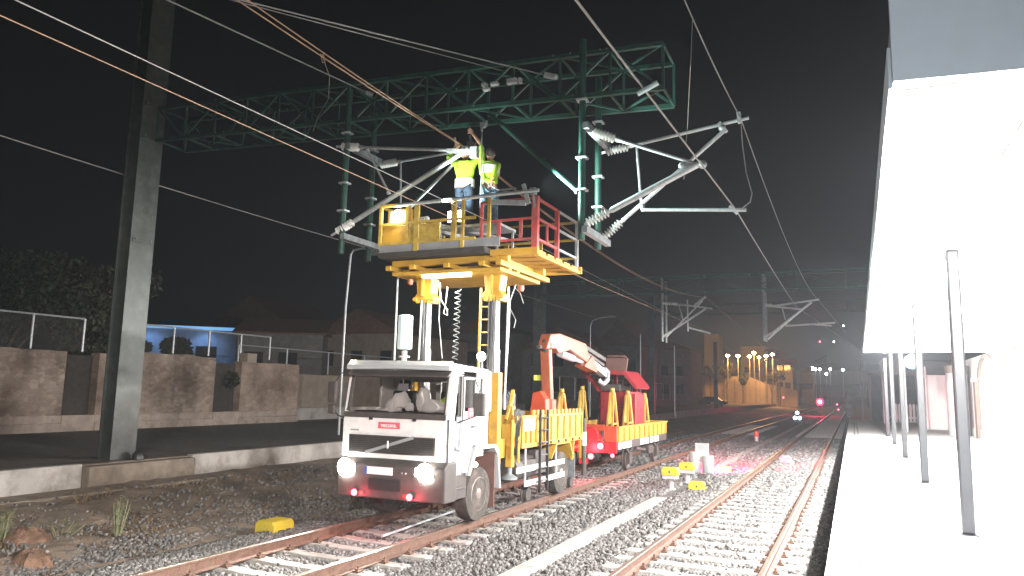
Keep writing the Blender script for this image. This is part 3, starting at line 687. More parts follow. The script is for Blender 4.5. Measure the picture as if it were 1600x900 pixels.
# bumper
b = MB(); b.prism([(TX0 + .02, 10.36, .46), (TX0 + .02, 10.34, 1.0), (TX0 + .02, 10.46, 1.085), (TX0 + .02, 10.75, 1.085), (TX0 + .02, 10.75, .46)], (TX1 - TX0 + .04, 0, 0)); bp = T(b, 'bumper', 'truckgrey', bevel=.025)
b = MB(); b.box((-7.25, 10.325, .60), (-6.65, 10.355, .78)); T(b, 'tow_recess', 'black', bp)
b = MB(); b.box((-7.33, 10.318, .845), (-6.80, 10.335, .965)); np_ = T(b, 'number_plate', 'plate')
b = MB(); b.box((-7.33, 10.314, .846), (-7.285, 10.3175, .964)); T(b, 'blue_band', 'plateblue', np_)
for x in (-6.62, -6.55):
    b = MB(); b.ball((x, 10.335, .89), .018, 8); T(b, 'plug', 'grey', bp)
for x, sgn in ((-7.70, 1), (-6.20, -1)):
    b = MB(); b.box((x - .17, 10.322, .85), (x + .17, 10.345, 1.0)); hl = T(b, 'headlight', 'lightgrey')
    b = MB(); b.lathe([(.14, 0), (.15, .02), (.11, .045), (.0, .055)], (x - sgn * .02, 10.325, .925), (0, -1, 0), 20); T(b, 'lens', 'headlamp', hl, smooth=True)  # lens drawn oversize so its disc takes in the headlamp's glare
    b = MB(); b.box((x + sgn * .10, 10.315, .87), (x + sgn * .165, 10.3215, .98)); T(b, 'indicator_lens', 'headlamp', hl)
    lamp('headlight_beam', 'SPOT', (x, 10.20, .925), 650, (1, .95, .86), .08, (x, 0, -.6), 75, .8, parent=hl)
for x in (-7.50, -6.44):
    b = MB(); b.tube((x, 10.355, .535), (x, 10.30, .535), .055, n=14); rl = T(b, 'marker_light', 'black')
    b = MB(); b.lathe([(.052, 0), (.045, .025), (.0, .035)], (x, 10.299, .535), (0, -1, 0), 14); T(b, 'lens', 'redlamp', rl, smooth=True)
    b = MB(); b.box((x + (.06 if x < -7 else -.15), 10.335, .51), (x + (.15 if x < -7 else -.06), 10.352, .56)); T(b, 'reflector', 'orange', rl)
    lamp('marker_glow', 'POINT', (x, 10.2, .48), 8, (1, .06, .10), .05, parent=rl)
# mirrors
mc = ax(750, 632, -5.66); b = MB(); b.box((-5.77, mc.y - .05, mc.z - .20), (-5.56, mc.y + .06, mc.z + .19)); mr = T(b, 'mirror', 'truckgrey', bevel=.03)
b = MB(); b.path([(-5.88, 10.80, 1.70), (-5.75, mc.y - .14, mc.z - .22), (-5.66, mc.y - .02, mc.z - .17)], .012); b.path([(-5.88, 10.82, 2.5), (-5.72, mc.y - .1, 2.45), (-5.66, mc.y, mc.z + .18)], .012); T(b, 'mirror_arm', 'black', mr)
b = MB(); b.box((-8.20, 10.35, 1.98), (-8.02, 10.43, 2.34)); b.box((-8.18, 10.35, 1.78), (-8.04, 10.43, 1.95)); ml = T(b, 'mirror', 'truckgrey', bevel=.03)
b = MB(); b.path([(-7.88, 10.5, 1.72), (-8.0, 10.42, 1.76), (-8.11, 10.4, 1.86)], .014); b.path([(-7.88, 10.55, 2.5), (-8.0, 10.45, 2.48), (-8.1, 10.4, 2.3)], .01); T(b, 'mirror_arm', 'black', ml)
# fenders, flaps, wheels
def arch(y0, y1, z0, z1, zb, name, m, x0=-6.22, x1=-5.86):
    b = MB()
    outer = [(y0 - .12, zb), (y0, z0), (y0 + .12, z1), (y1 - .15, z1), (y1, z0 + .05), (y1 + .10, zb - .33)]
    inner = [(y + (.055 if i < 3 else -.055), z - (0 if i in (0, 5) else .06)) for i, (y, z) in enumerate(outer)]
    for i in range(5):
        b.prism([(x0, *outer[i]), (x0, *outer[i+1]), (x0, *inner[i+1]), (x0, *inner[i])], (x1 - x0, 0, 0))
    T(b, name, m)
arch(11.32, 12.36, 1.1, 1.285, .82, 'fender', 'lightgrey'); arch(11.32, 12.36, 1.1, 1.285, .82, 'fender', 'lightgrey', -7.96, -7.6)
for x0, x1 in ((-6.42, -5.90), (-7.9, -7.5)):
    b = MB(); b.box((x0, 12.25, .18), (x1, 12.275, 1.22)); T(b, 'mud_flap', 'flap')
    b = MB(); b.box((x0 - .12, 11.42, .95), (x1 - .38, 12.24, 1.22)); T(b, 'wheel_well', 'flap')
def wheel(x, y, out, r=.46):
    b = MB(); b.lathe([(r*.62, -.13), (r*.97, -.12), (r, -.08), (r, .08), (r*.97, .12), (r*.62, .13)], (x, y, r + .005), (1, 0, 0), 32); wh = T(b, 'wheel', 'rubber', smooth=True)
    b = MB(); s = out
    b.lathe([(r*.63, .128), (r*.60, .14), (r*.56, .10), (r*.3, .02), (r*.28, .10), (r*.2, .13), (.0, .132)], (x, y, r + .005), (s, 0, 0), 28); T(b, 'rim', 'rim', wh, smooth=True)
    b = MB()
    for k in range(10):
        an = 2*math.pi*k/10; b.tube((x + s*.03, y + r*.4*math.cos(an), r + r*.4*math.sin(an)), (x + s*.10, y + r*.4*math.cos(an), r + r*.4*math.sin(an)), .02, n=6)
    T(b, 'wheel_nut', 'rim', wh)
for y in (11.72, 15.75):
    wheel(-6.06, y, 1); wheel(-7.80, y, -1)
b = MB(); b.ball((-5.88, 11.46, .98), .045, 10); T(b, 'side_marker_light', 'beacon', smooth=True)
b = MB(); b.box((-6.3, 10.76, .46), (-5.93, 11.25, .86)); b.box((-6.2, 10.78, .62), (-5.90, 11.2, .65)); T(b, 'step', 'truckgrey', bevel=.01)
# chassis
b = MB(); b.box((-7.35, 10.8, .62), (-7.2, 17.1, .86)); b.box((-6.6, 10.8, .62), (-6.45, 17.1, .86)); b.tube((-7.7, 11.8, .46), (-6.1, 11.8, .46), .07); b.tube((-7.7, 15.75, .46), (-6.1, 15.75, .46), .08)
b.box((-7.5, 12.1, .55), (-6.3, 12.9, 1.12)); T(b, 'chassis', 'truckgrey')
b = MB(); b.tube((-6.15, 13.3, .72), (-6.15, 14.3, .72), .24, n=18); b.box((-6.45, 14.4, .55), (-6.0, 15.0, 1.02)); T(b, 'air_tank', 'truckgrey')
# rail guide gear under the front and rear
for y in (14.3, 16.9):
    for x in (-7.77, -6.16):
        b = MB(); b.lathe([(.10, -.06), (.17, -.05), (.17, -.03), (.13, -.02), (.13, .06)], (x, y, .145), (1, 0, 0), 18); b.bar((x, y, .145), (x, y + .1, .6), .06, .09); T(b, 'rail_guide_wheel', 'truckgrey', smooth=True)
# cab roof items
ac = ay(632, 545, 11.15)
b = MB(); b.lathe([(.05, 0), (.05, .28)], (ac.x, 11.15, 2.62), (0, 0, 1), 12); b.lathe([(.1, 0), (.1, .03)], (ac.x, 11.15, 2.78), (0, 0, 1), 14); an_ = T(b, 'antenna_stem', 'lightgrey', smooth=True)
b = MB(); b.lathe([(.09, 0), (.135, .015), (.135, .60), (.08, .62)], (ac.x, 11.15, 2.92), (0, 0, 1), 10); T(b, 'antenna_drum', 'paleblue', an_)
for (u, v) in ((556, 567), (703, 571)):
    c = ay(u, v, 10.75); b = MB(); b.tube(c - V((0, 0, .09)), c - V((0, 0, .03)), .045, n=12); bc = T(b, 'beacon', 'black')
    b = MB(); b.ball(c, .052, 12); T(b, 'lens', 'beacon', bc, smooth=True)
    lamp('beacon_light', 'POINT', c + V((0, -.12, .05)), 10, (1, .75, .5), .06, parent=bc)
b = MB(); c = V((-7.8, 10.7, 2.62)); b.bar((TX0 + .05, 10.7, 2.6), (TX0 - .02, 10.75, 2.64), .03, .03); T(b, 'beacon_bracket', 'black')
c = ay(752, 557, 12.2)
b = MB(); b.lathe([(.04, 0), (.085, .03), (.085, .07)], c + V((0, .07, 0)), (0, -1, 0), 16); b.bar(c + V((0, .03, -.08)), c + V((0, .03, -.3)), .03, .03); fl = T(b, 'work_light', 'grey')
b = MB(); b.lathe([(.083, 0), (.0, .02)], c + V((0, -.001, 0)), (0, -1, 0), 16); T(b, 'lens', 'flood', fl, smooth=True)
lamp('work_light_beam', 'SPOT', c + V((0, -.1, 0)), 150, (.93, 1, .96), .08, (-5.5, 0, 0), 110, .8, parent=fl)
# exhaust shield and posts behind the cab
b = MB(); b.box((-6.12, 12.0, 1.85), (-5.93, 12.14, 2.58)); T(b, 'exhaust_shield', 'galvdark', bevel=.02)
b = MB(); b.box((-6.10, 12.38, .9), (-5.92, 12.55, 2.57)); b.box((-7.9, 12.4, 1.0), (-5.93, 12.75, 1.35)); b.box((-7.9, 12.40, 1.35), (-7.72, 12.6, 2.57)); b.box((-7.7, 12.42, 1.36), (-6.12, 12.54, 2.0)); T(b, 'mast_frame', 'yellow', bevel=.01)
# stabiliser leg with hydraulics
b = MB(); b.box((-5.96, 12.83, .82), (-5.83, 12.97, 1.95)); b.box((-6.02, 12.78, 1.2), (-5.80, 13.05, 1.62)); b.tube((-5.80, 12.78, 1.0), (-5.80, 12.78, 1.7), .035); b.tube((-5.78, 13.03, .9), (-5.78, 13.03, 1.5), .03)
b.bar((-5.9, 12.9, 1.95), (-5.95, 13.1, 2.25), .07, .05); b.bar((-5.9, 12.9, 2.0), (-5.9, 12.70, 1.7), .05, .05); b.ball((-5.79, 12.86, 1.72), .07, 10); b.ball((-5.78, 12.95, 1.35), .055, 10); b.ball((-5.8, 13.0, 1.55), .06, 8)
sl = T(b, 'stabiliser_leg', 'yellow', bevel=.008)
b = MB(); b.lathe([(.16, 0), (.16, .03), (.05, .1), (.05, .22)], (-5.9, 12.9, .60), (0, 0, 1), 14); T(b, 'foot_pad', 'galvdark', sl, smooth=True)
b = MB()
for k in range(5):
    b.path([(-5.76, 12.75 + .06 * k, 1.9), (-5.72, 12.78 + .05 * k, 1.6 + .03 * k), (-5.75, 12.83 + .04 * k, 1.2 + .05 * k), (-5.85, 12.9 + .03 * k, 1.0)], .011, 5)
T(b, 'hydraulic_hose', 'black', sl)
# cargo bed
BY0, BY1, BZ0, BZ1 = 13.38, 16.95, 1.13, 1.76
b = MB(); b.box((TX0, BY0, BZ0), (TX1, BY1, BZ0 + .06)); b.box((TX0, BY0, BZ0 + .06), (TX1, BY0 + .05, BZ1)); b.box((TX0, BY1 - .05, BZ0 + .06), (TX1, BY1, BZ1))
b.box((TX0, BY0 + .05, BZ0 + .06), (TX0 + .05, BY1 - .05, BZ1)); b.box((TX1 - .05, BY0 + .05, BZ0 + .06), (TX1, BY1 - .05, BZ1)); bed = T(b, 'cargo_bed', 'yellow', bevel=.008)
b = MB()
for y in [BY0 + .06, BY0 + .28, BY0 + .52, BY0 + .78] + [14.62 + .39 * i for i in range(7)]: b.box((TX1 + .001, y - .03, BZ0 + .09), (TX1 + .035, y + .03, BZ1 - .05))
b.box((TX1 + .001, BY0, BZ1 - .05), (TX1 + .045, BY1, BZ1)); b.box((TX1 + .001, BY0, BZ0), (TX1 + .045, BY1, BZ0 + .09))
for x in (TX0 + .2, TC - .3, TC + .3, TX1 - .2): b.box((x - .03, BY0 - .035, BZ0 + .06), (x + .03, BY0 - .001, BZ1))
T(b, 'side_rib', 'yellow', bed, bevel=.006)
b = MB()
for i in range(13): b.box((TX1 - .045, 14.02 + i * .235, BZ1 + .001), (TX1 - .005, 14.14 + i * .235, BZ1 + .095))
T(b, 'stake_stub', 'yellow', bed)
b = MB(); b.box((TX1 + .036, BY0 + .05, BZ0 + .33), (TX1 + .048, BY0 + .62, BZ1 - .06)); T(b, 'white_panel', 'white', bed)  # white patch stands in for bright light on the yellow bed side
b = MB()
for i in range(6): b.box((TX1 + .046, 14.4 + i * .45, BZ0 + .02), (TX1 + .075, 14.45 + i * .45, BZ0 + .07))
T(b, 'latch', 'rust', bed)
for (x0, x1) in ((-6.35, -5.9), (-7.9, -7.45)):
    b = MB(); b.prism([(x0, 15.35, 1.12), (x0, 15.05, .82), (x0, 15.07, .8), (x0, 15.4, 1.09), (x0, 16.2, 1.09), (x0, 16.42, .72), (x0, 16.46, .74), (x0, 16.25, 1.12)], (x1 - x0, 0, 0)); T(b, 'rear_fender', 'yellow')
b = MB(); b.box((-6.95, 16.5, .82), (-5.93, 16.56, 1.12)); b.bar((-5.93, 16.5, 1.12), (-5.93, 16.38, .7), .05, .05); b.bar((-5.93, 16.93, 1.12), (-5.93, 17.0, .7), .05, .05); T(b, 'rear_guard', 'yellow')
b = MB(); b.box((-6.85, 16.6, .28), (-5.93, 16.63, .82)); T(b, 'rear_mud_flap', M['galvdark'])
b = MB(); b.tube((-5.86, 17.05, .3), (-5.86, 17.05, 1.62), .055, n=10); T(b, 'rear_post', 'truckgrey')
b = MB(); b.tube((-5.86, 17.05, .98), (-5.86, 17.05, 1.3), .062, n=10); T(b, 'white_band', 'white')
# side guards
for z, y0 in ((.72, 13.2), (.44, 13.6)):
    b = MB(); b.box((-5.9, y0, z - .055), (-5.875, 15.8, z + .055)); T(b, 'side_guard_rail', 'white')
for y in (13.68, 15.35):
    b = MB(); b.box((-5.93, y - .02, .42), (-5.902, y + .02, 1.13)); T(b, 'side_guard_bracket', 'lightgrey')
b = MB()
for y in (14.16, 14.56): b.bar((-5.80, y, .22), (-5.81, y + .03, 1.86), .05, .045)
for i in range(6): b.tube((-5.803, 14.18, .45 + .25 * i), (-5.803, 14.57, .45 + .25 * i), .017)
T(b, 'boarding_ladder', 'black')
# lift masts
def mast(x):
    b = MB(); b.tube((x, 12.62, 1.3), (x, 12.62, 3.0), .125, n=18); b.tube((x, 12.62, 3.0), (x, 12.62, 4.4), .105, n=18)
    for dx in (-.06, .02, .08): b.box((x + dx - .012, 12.48, 2.3), (x + dx + .012, 12.53, 4.0))
    ma = T(b, 'lift_mast', 'steel', smooth=True)
    b = MB(); b.prism([(x - .17, 12.48, 3.92), (x + .17, 12.48, 3.92), (x + .20, 12.48, 4.05), (x + .15, 12.48, 4.12), (x + .19, 12.48, 4.5), (x - .19, 12.48, 4.5), (x - .15, 12.48, 4.12), (x - .20, 12.48, 4.05)], (0, .3, 0)); b.box((x - .03, 12.40, 4.05), (x + .03, 12.48, 4.48)); b.tube((x - .24, 12.5, 4.0), (x - .15, 12.5, 4.0), .045); b.tube((x + .15, 12.5, 4.0), (x + .24, 12.5, 4.0), .045); T(b, 'mast_collar', 'yellow', ma, bevel=.01)
mast(-7.66); mast(-6.15)
for (u0, v0, u1, v1) in ((622, 425, 616, 562), (659, 470, 654, 562), (795, 448, 788, 640)):
    b = MB(); p0, p1 = ay(u0, v0, 12.45), ay(u1, v1, 12.45); b.tube(p0, p1, .020); T(b, 'guide_rod', 'galv', smooth=True)
b = MB(); p0, p1 = ay(752, 450, 12.75), ay(747, 590, 12.75)
for dx in (0, .22): b.bar(p0 + V((dx, 0, 0)), p1 + V((dx, 0, 0)), .035, .05)
for i in range(7):
    q_ = p0.lerp(p1, (i + .5) / 7); b.tube(q_, q_ + V((.22, 0, 0)), .015)
T(b, 'access_ladder', 'yellow')
p0, p1 = ay(716, 452, 12.5), ay(711, 562, 12.5)
b = MB(); pts = []
for i in range(200):
    t = i / 199; c = p0.lerp(p1, t); pts.append(c + V((.055 * math.cos(t * 2*math.pi*13), .055 * math.sin(t * 2*math.pi*13), 0)))
b.path(pts, .008, 5); T(b, 'coiled_cable', 'galvdark')
b = MB(); b.path([ay(686, 442, 12.3), ay(690, 470, 12.3), ay(699, 485, 12.3), ay(699, 492, 12.3), ay(693, 490, 12.3), ay(697, 470, 12.3), ay(699, 448, 12.3)], .011, 5); b.path([ay(688, 442, 12.3), ay(686, 500, 12.3), ay(691, 560, 12.3)], .009, 5)
b.path([ay(806, 445, 12.9), ay(797, 470, 12.9), ay(795, 520, 12.9), ay(790, 600, 12.9)], .012, 5); b.path([ay(803, 448, 12.9), ay(813, 458, 12.9), ay(818, 474, 12.9)], .008, 5); b.path([ay(796, 480, 12.9), ay(806, 500, 12.9), ay(803, 512, 12.9)], .007, 5); T(b, 'hanging_cable', 'galv')

# work platform (raised)
PX0, PX1, PY0, PY1, PZ = -8.38, -6.05, 11.92, 14.45, 4.86
b = MB(); b.box((PX0, PY0, PZ - .10), (PX1, PY1, PZ)); b.box((PX0 - .01, PY0 - .03, PZ - .06), (PX1 + .0, PY0 - .001, PZ + .0)); deck = T(b, 'work_platform', 'timber')
b = MB()
for i in range(5): b.box((PX1 + .01, 12.30 + i * .44, PZ - .11), (-5.12, 12.62 + i * .44, PZ - .05))
b.box((PX1 + .01, 12.22, PZ - .16), (PX1 + .10, 14.5, PZ - .111)); b.box((-5.2, 12.22, PZ - .17), (-5.1, 14.5, PZ - .111)); b.box((PX1, 12.16, PZ - .14), (-5.1, 12.24, PZ - .02)); b.box((PX1, 14.5, PZ - .16), (-5.08, 14.58, PZ - .02)); T(b, 'fold_out_deck', 'yellow', deck)
b = MB()
b.box((-8.28, 12.25, PZ - .24), (-5.72, 12.37, PZ - .105)); b.box((-8.28, 14.0, PZ - .24), (-5.72, 14.12, PZ - .105))
for x in (-8.2, -7.66, -6.9, -6.15, -5.8): b.box((x - .06, 12.0, PZ - .34), (x + .06, 14.4, PZ - .245))
b.box((-8.1, 12.38, PZ - .38), (-5.75, 12.50, PZ - .27)); b.box((-8.1, 12.75, PZ - .38), (-5.75, 12.87, PZ - .27)); b.box((-8.1, 12.0, PZ - .45), (-5.75, 13.9, PZ - .381)); T(b, 'underframe', 'yellow', deck, bevel=.01)
b = MB(); b.box((-7.45, 12.05, PZ - .50), (-6.45, 12.20, PZ - .452)); T(b, 'under_deck_light', 'undertube', deck)
lamp('under_deck_light_glow', 'AREA', (-6.95, 12.1, PZ - .53), 60, (1, .97, .78), .15, (-6.95, 12.1, 0), parent=deck, sy=.9)
for (u, v) in ((641, 441), (814, 451)):
    c = ay(u, v, 12.2); b = MB(); b.lathe([(.06, 0), (.06, .05), (.045, .10), (.0, .11)], c + V((0, 0, .05)), (0, 0, -1), 12); T(b, 'unlit_beacon', 'orange', deck, smooth=True)
# toe boards and railings
TOP, MID, LOW = 5.80, 5.42, 5.03
b = MB(); b.box((PX0, PY0 + .01, PZ), (PX1 + .3, PY0 + .03, PZ + .17)); b.box((PX0, PY0 + .03, PZ), (PX0 + .02, PY1, PZ + .17)); b.box((PX0, PY1 - .02, PZ), (PX1, PY1, PZ + .17)); T(b, 'toe_board', 'grey', deck)
b = MB()
for z in (TOP, MID, LOW): b.bar((PX0, PY0, z), (-6.25, PY0, z), .05, .05)
for u, h in ((595, TOP), (636, TOP), (651, TOP), (709, TOP), (723, TOP), (764, TOP)):
    x = ay(u, 360, PY0).x; b.box((x - (.05 if u in (651, 709) else .03), PY0 - .03, PZ + (.0 if u in (651, 723) else .16)), (x + (.05 if u in (651, 709) else .03), PY0 + .02, h))
T(b, 'front_railing', 'olive', deck)
b = MB()
for z in (TOP, MID, LOW): b.bar((PX0, PY0 + .03, z), (PX0, PY1, z), .05, .05)
for y in (12.7, 13.5, 14.43): b.box((PX0 - .025, y - .025, PZ), (PX0 + .025, y + .025, TOP))
T(b, 'side_railing', 'olive', deck)
b = MB()
for z in (TOP, MID, LOW): b.bar((PX0, PY1, z), (-5.15, PY1 + .05, z), .045, .045)
for x in (-7.6, -6.8, -6.0): b.box((x - .05, PY1, PZ), (x + .05, PY1 + .04, MID))
T(b, 'rear_railing', 'olive', deck)
b = MB(); cz = .02
b.box((-5.27, 12.27, PZ - .04), (-5.15, 12.37, TOP + .03))
for z in (TOP, MID, LOW): b.bar((-6.30, 12.30, z - .01), (-5.27, 12.32, z), .045, .045)
for z in (TOP, MID, LOW): b.bar((-5.2, 12.37, z), (-5.2, 13.36, z), .045, .045)
b.box((-5.23, 13.34, PZ - .06), (-5.15, 13.41, TOP)); b.box((-5.21, 12.83, LOW), (-5.17, 12.87, MID)); 
for x in (-6.32, -5.95, -5.5): b.box((x - .03, 12.29, LOW if x > -6 else PZ), (x + .03, 12.33, MID if x > -6 else TOP))
T(b, 'red_railing', 'redrail', deck)
b = MB()
for z in (TOP, MID, LOW): b.bar((-5.2, 13.41, z), (-5.19, 14.5, z), .04, .04)
b.box((-5.23, 13.46, PZ - .1), (-5.19, 13.50, TOP - .05)); b.box((-5.21, 14.48, PZ - .1), (-5.15, 14.54, TOP)); T(b, 'grey_railing', 'galv', deck)
# yellow control cabinet with lit work lamp at the front left corner, second panel
b = MB(); b.box((PX0 + .04, PY0 + .045, 5.05), (-7.80, PY0 + .30, 5.40)); b.box((PX0 + .04, PY0 + .20, 5.43), (-7.80, PY0 + .30, 5.78)); T(b, 'control_cabinet', 'yellow', deck, bevel=.01)
b = MB(); b.box((-7.78, PY0 + .06, 5.05), (-7.05, PY0 + .09, 5.40)); T(b, 'side_panel', 'olive', deck)
b = MB(); b.box((-8.22, PY0 + .10, 5.46), (-7.84, PY0 + .195, 5.72)); wl = T(b, 'platform_work_lamp', 'grey', deck)
b = MB(); b.lathe([(.125, 0), (.13, .02), (.0, .05)], (-8.02, PY0 + .099, 5.60), (0, -1, 0), 20); T(b, 'lens', 'worklamp', wl, smooth=True)
lamp('cabinet_glow', 'POINT', (-8.05, PY0 - .12, 5.55), 9, (1, .95, .72), .1, parent=wl)
lamp('platform_work_lamp_beam', 'AREA', (-8.02, PY0 + .02, 5.6), 60, (1, .97, .8), .25, (-7.0, 0, 4.0), parent=wl)
b = MB(); b.bar((-7.55, PY0 + .5, 5.38), (-6.55, PY0 + 1.6, 5.2), .16, .06); b.bar((-7.3, PY0 + .5, 5.44), (-6.3, PY0 + 1.5, 5.28), .13, .06); T(b, 'grey_beam', 'lightgrey', deck)
b = MB(); b.tube((-7.58, PY0 + .1, 5.5), (-7.38, PY0 + .08, 5.5), .045); b.ball((-7.36, PY0 + .08, 5.49), .06, 10); b.bar((-7.5, PY0 + .1, 5.5), (-7.5, PY0 + .1, 5.4), .03, .03); T(b, 'clamp_fitting', 'lightgrey', deck)
for x in (-6.93, -6.72):
    b = MB(); b.box((x - .05, PY0 + .25, 5.42), (x + .05, PY0 + .33, 5.66)); fl2 = T(b, 'platform_floodlight', 'grey', deck)
    b = MB(); b.box((x - .045, PY0 + .24, 5.44), (x + .045, PY0 + .2495, 5.64)); T(b, 'lens', 'flood', fl2)
lamp('platform_floodlight_beam', 'SPOT', (-6.85, PY0 - .10, 5.74), 600, (.90, 1, .93), .10, (-6.70, 12.7, 6.55), 78, .7, parent=deck)
for (px_, py_, tg, pw, an) in ((-5.21, 12.20, (-2.3, 13.0, 6.55), 620, 112), (-7.9, 14.1, (-9.5, 12.9, 6.9), 70, 100)):  # corner floodlights added to brighten the cantilevers and drop posts
    b = MB(); b.box((px_ - .06, py_ - .05, 5.83), (px_ + .05, py_ + .05, 5.95)); b.bar((px_, py_, 5.83), (px_, py_ + .06, 5.6), .03, .03); fl3 = T(b, 'rail_floodlight', 'grey', deck)
    lamp('rail_floodlight_beam', 'SPOT', (px_ + (.12 if px_ > -6 else -.1), py_ - .04, 5.92), pw, (.80, 1, .94), .05, tg, an, .7, parent=fl3)
# crane on the back of the truck
b = MB(); b.prism([(-7.15, 16.55, 1.2), (-6.62, 16.55, 1.2), (-6.66, 16.55, 2.05), (-6.8, 16.55, 2.25), (-7.0, 16.55, 2.2)], (0, .32, 0)); cr_ = T(b, 'crane', 'orangered', bevel=.02)
pB, pT = ax(866, 645, -6.75), ax(853, 545, -6.75)
b = MB(); b.bar((-6.75, 16.95, 1.85), (pT.x, pT.y, pT.z), .24, .20, up=(0, 1, 0)); b.box((-6.87, 16.85, 1.7), (-6.60, 17.12, 2.05)); T(b, 'crane_column', 'orange', cr_, bevel=.02)
kn = V((-6.75, pT.y - .15, pT.z + .05))
def cp(u, v): return ax(u, v, -6.75)
b = MB(); x0 = -6.88
b.prism([V((x0, p.y, p.z)) for p in (cp(846, 545), cp(853, 522), cp(868, 521), cp(909, 537), cp(917, 575), cp(909, 565), cp(885, 547), cp(866, 552), cp(862, 545))], (.26, 0, 0)); T(b, 'main_boom', 'orange', cr_, bevel=.02)
b = MB(); b.prism([V((x0 - .02, p.y, p.z)) for p in (cp(905, 572), cp(918, 556), cp(926, 576), cp(925, 582))], (.3, 0, 0)); T(b, 'boom_end_plate', 'orange', cr_)
b = MB(); b.ball(cp(853, 540), .19, 14, sq=(.8, 1, 1)); b.tube(cp(845, 542), cp(841, 542), .05); T(b, 'knuckle_joint', 'truckgrey', cr_, smooth=True)
b = MB(); b.tube(cp(875, 552), cp(895, 560), .10, n=12); b.tube(cp(895, 560), cp(909, 566), .055, n=12); T(b, 'boom_cylinder', 'galv', cr_, smooth=True)
b = MB(); b.bar(cp(909, 540), cp(944, 562), .13, .11, up=(1, 0, 0)); b.bar(cp(912, 549), cp(943, 571), .1, .07, up=(1, 0, 0)); T(b, 'hydraulic_pack', 'truckgrey', cr_, bevel=.02)
b = MB(); b.bar(cp(908, 556), cp(943, 584), .2, .2, up=(1, 0, 0)); T(b, 'telescopic_boom', 'lightgrey', cr_, bevel=.01)
b = MB(); b.path([cp(945, 576), cp(950, 582), cp(949, 594), cp(943, 600), cp(937, 596), cp(937, 592)], [.06, .07, .075, .07, .06, .04], 8); hk = T(b, 'crane_hook', 'lightgrey', cr_, smooth=True)
b = MB(); b.box((kn.x - .35, 16.85, 2.5), (kn.x - .15, 16.88, 2.63)); T(b, 'warning_plate', mat('yellow_sign', (.75, .75, .12), .5, var=.05), cr_)

# black drum lying on the bed, and white cloth and hard hat behind the windscreen
b = MB(); b.lathe([(.2, 0), (.30, .05), (.30, .36), (.24, .42), (.0, .43)], (-6.75, 14.3, 1.82), (0, 0, 1), 20); b.box((-7.1, 14.0, 1.3), (-6.4, 14.7, 1.82)); b.path([(-6.45, 14.2, 1.9), (-6.4, 14.1, 2.05), (-6.48, 14.0, 2.2)], .02)
tag(b.build('motor_unit', M['black'], smooth=True), 'black domed motor unit standing in the yellow truck bed', 'motor')
def lump(name, c, s, m, label, cat, seed):
    random.seed(seed); b = MB(); b.ball((0, 0, 0), 1, 18); o3 = V(c); vs = []
    for v in b.v:
        d = 1 + .18 * math.sin(5 * v[0] + seed) * math.cos(4 * v[1] + seed) + random.uniform(-.05, .05)
        vs.append((c[0] + v[0]*s[0]*d, c[1] + v[1]*s[1]*d, c[2] + max(v[2], -.55)*s[2]*d))
    b.v = vs; return tag(b.build(name, M[m], smooth=True), label, cat)
dz = 1.74
lump('hard_hat', (-6.93, YF + .24, dz + .27), (.16, .14, .17), 'cloth', 'white hard hat leaning behind the middle of the truck windscreen', 'hard hat', 3)
lump('cloth_bundle', (-7.06, YF + .21, dz + .18), (.17, .1, .14), 'cloth', 'pale cloth bundle beside the hard hat on the dashboard', 'cloth', 5)
lump('cloth_bundle', (-6.50, YF + .24, dz + .27), (.13, .12, .24), 'cloth', 'tall white crumpled jacket on the dashboard by the steering wheel', 'cloth', 8)
lump('cloth_bundle', (-6.30, YF + .20, dz + .19), (.27, .1, .13), 'cloth', 'white crumpled cloth lying along the dashboard corner near the door', 'cloth', 11)
lump('glove', (-6.74, YF + .20, dz + .18), (.08, .06, .09), 'cloth', 'small white glove lying between the hard hat and the jacket', 'glove', 14)
lump('paper_pile', (-7.15, YF + .19, dz + .13), (.24, .05, .03), 'cloth', 'flat white papers along the bottom of the windscreen', 'papers', 17)
lump('hi_vis_vest', (-6.10, YF + .3, dz + .30), (.09, .10, .07), 'vest', 'yellow green hi-vis cloth glimpsed at the windscreen corner', 'vest', 20)

# ------------------------------------------------------------------ flat wagon behind the truck
WX0, WX1, WY0, WY1 = -7.95, -5.88, 19.85, 25.8
wg = thing('flat_wagon', 'small yellow sided flat wagon with red lamps coupled behind the truck', 'wagon', (TC, 22.8, 0))
b = MB(); b.box((WX0, WY0 + .06, .68), (WX1, WY1, .90)); T(b, 'frame', 'truckgrey', wg, bevel=.01)
b = MB(); b.box((WX0, WY0 + .06, .902), (WX1, WY1, .98)); b.box((WX1 - .04, WY0 + .06, .98), (WX1, WY1, 1.32)); b.box((WX0, WY0 + .06, .98), (WX0 + .04, WY1, 1.32)); b.box((WX0 + .04, WY1 - .04, .98), (WX1 - .04, WY1, 1.32)); bd_ = T(b, 'wagon_bed', 'yellow', wg)
b = MB()
for i in range(11): b.box((WX1 + .001, WY0 + .1 + i * .56, .92), (WX1 + .04, WY0 + .2 + i * .56, 1.30))
b.box((WX1 + .001, WY0 + .06, 1.27), (WX1 + .045, WY1, 1.32)); T(b, 'side_rib', 'yellow', bd_)
b = MB(); b.box((WX0, WY0, .90), (WX1 - .35, WY0 + .055, 1.36)); b.box((WX1 - .35, WY0, .9), (WX1, WY0 + .055, 1.33)); T(b, 'end_panel', 'orangered', wg, bevel=.015)
b = MB(); b.box((WX0, WY0 - .02, .60), (WX1, WY0 + .055, .895)); T(b, 'headstock', 'red', wg, bevel=.01)
b = MB(); b.tube((-6.55, WY0, 1.08), (-6.55, WY0 - .18, 1.08), .09, n=14); b.lathe([(.2, 0), (.22, .03), (.2, .06)], (-6.55, WY0 - .18, 1.08), (0, -1, 0), 22); T(b, 'buffer', 'red', wg, smooth=True)
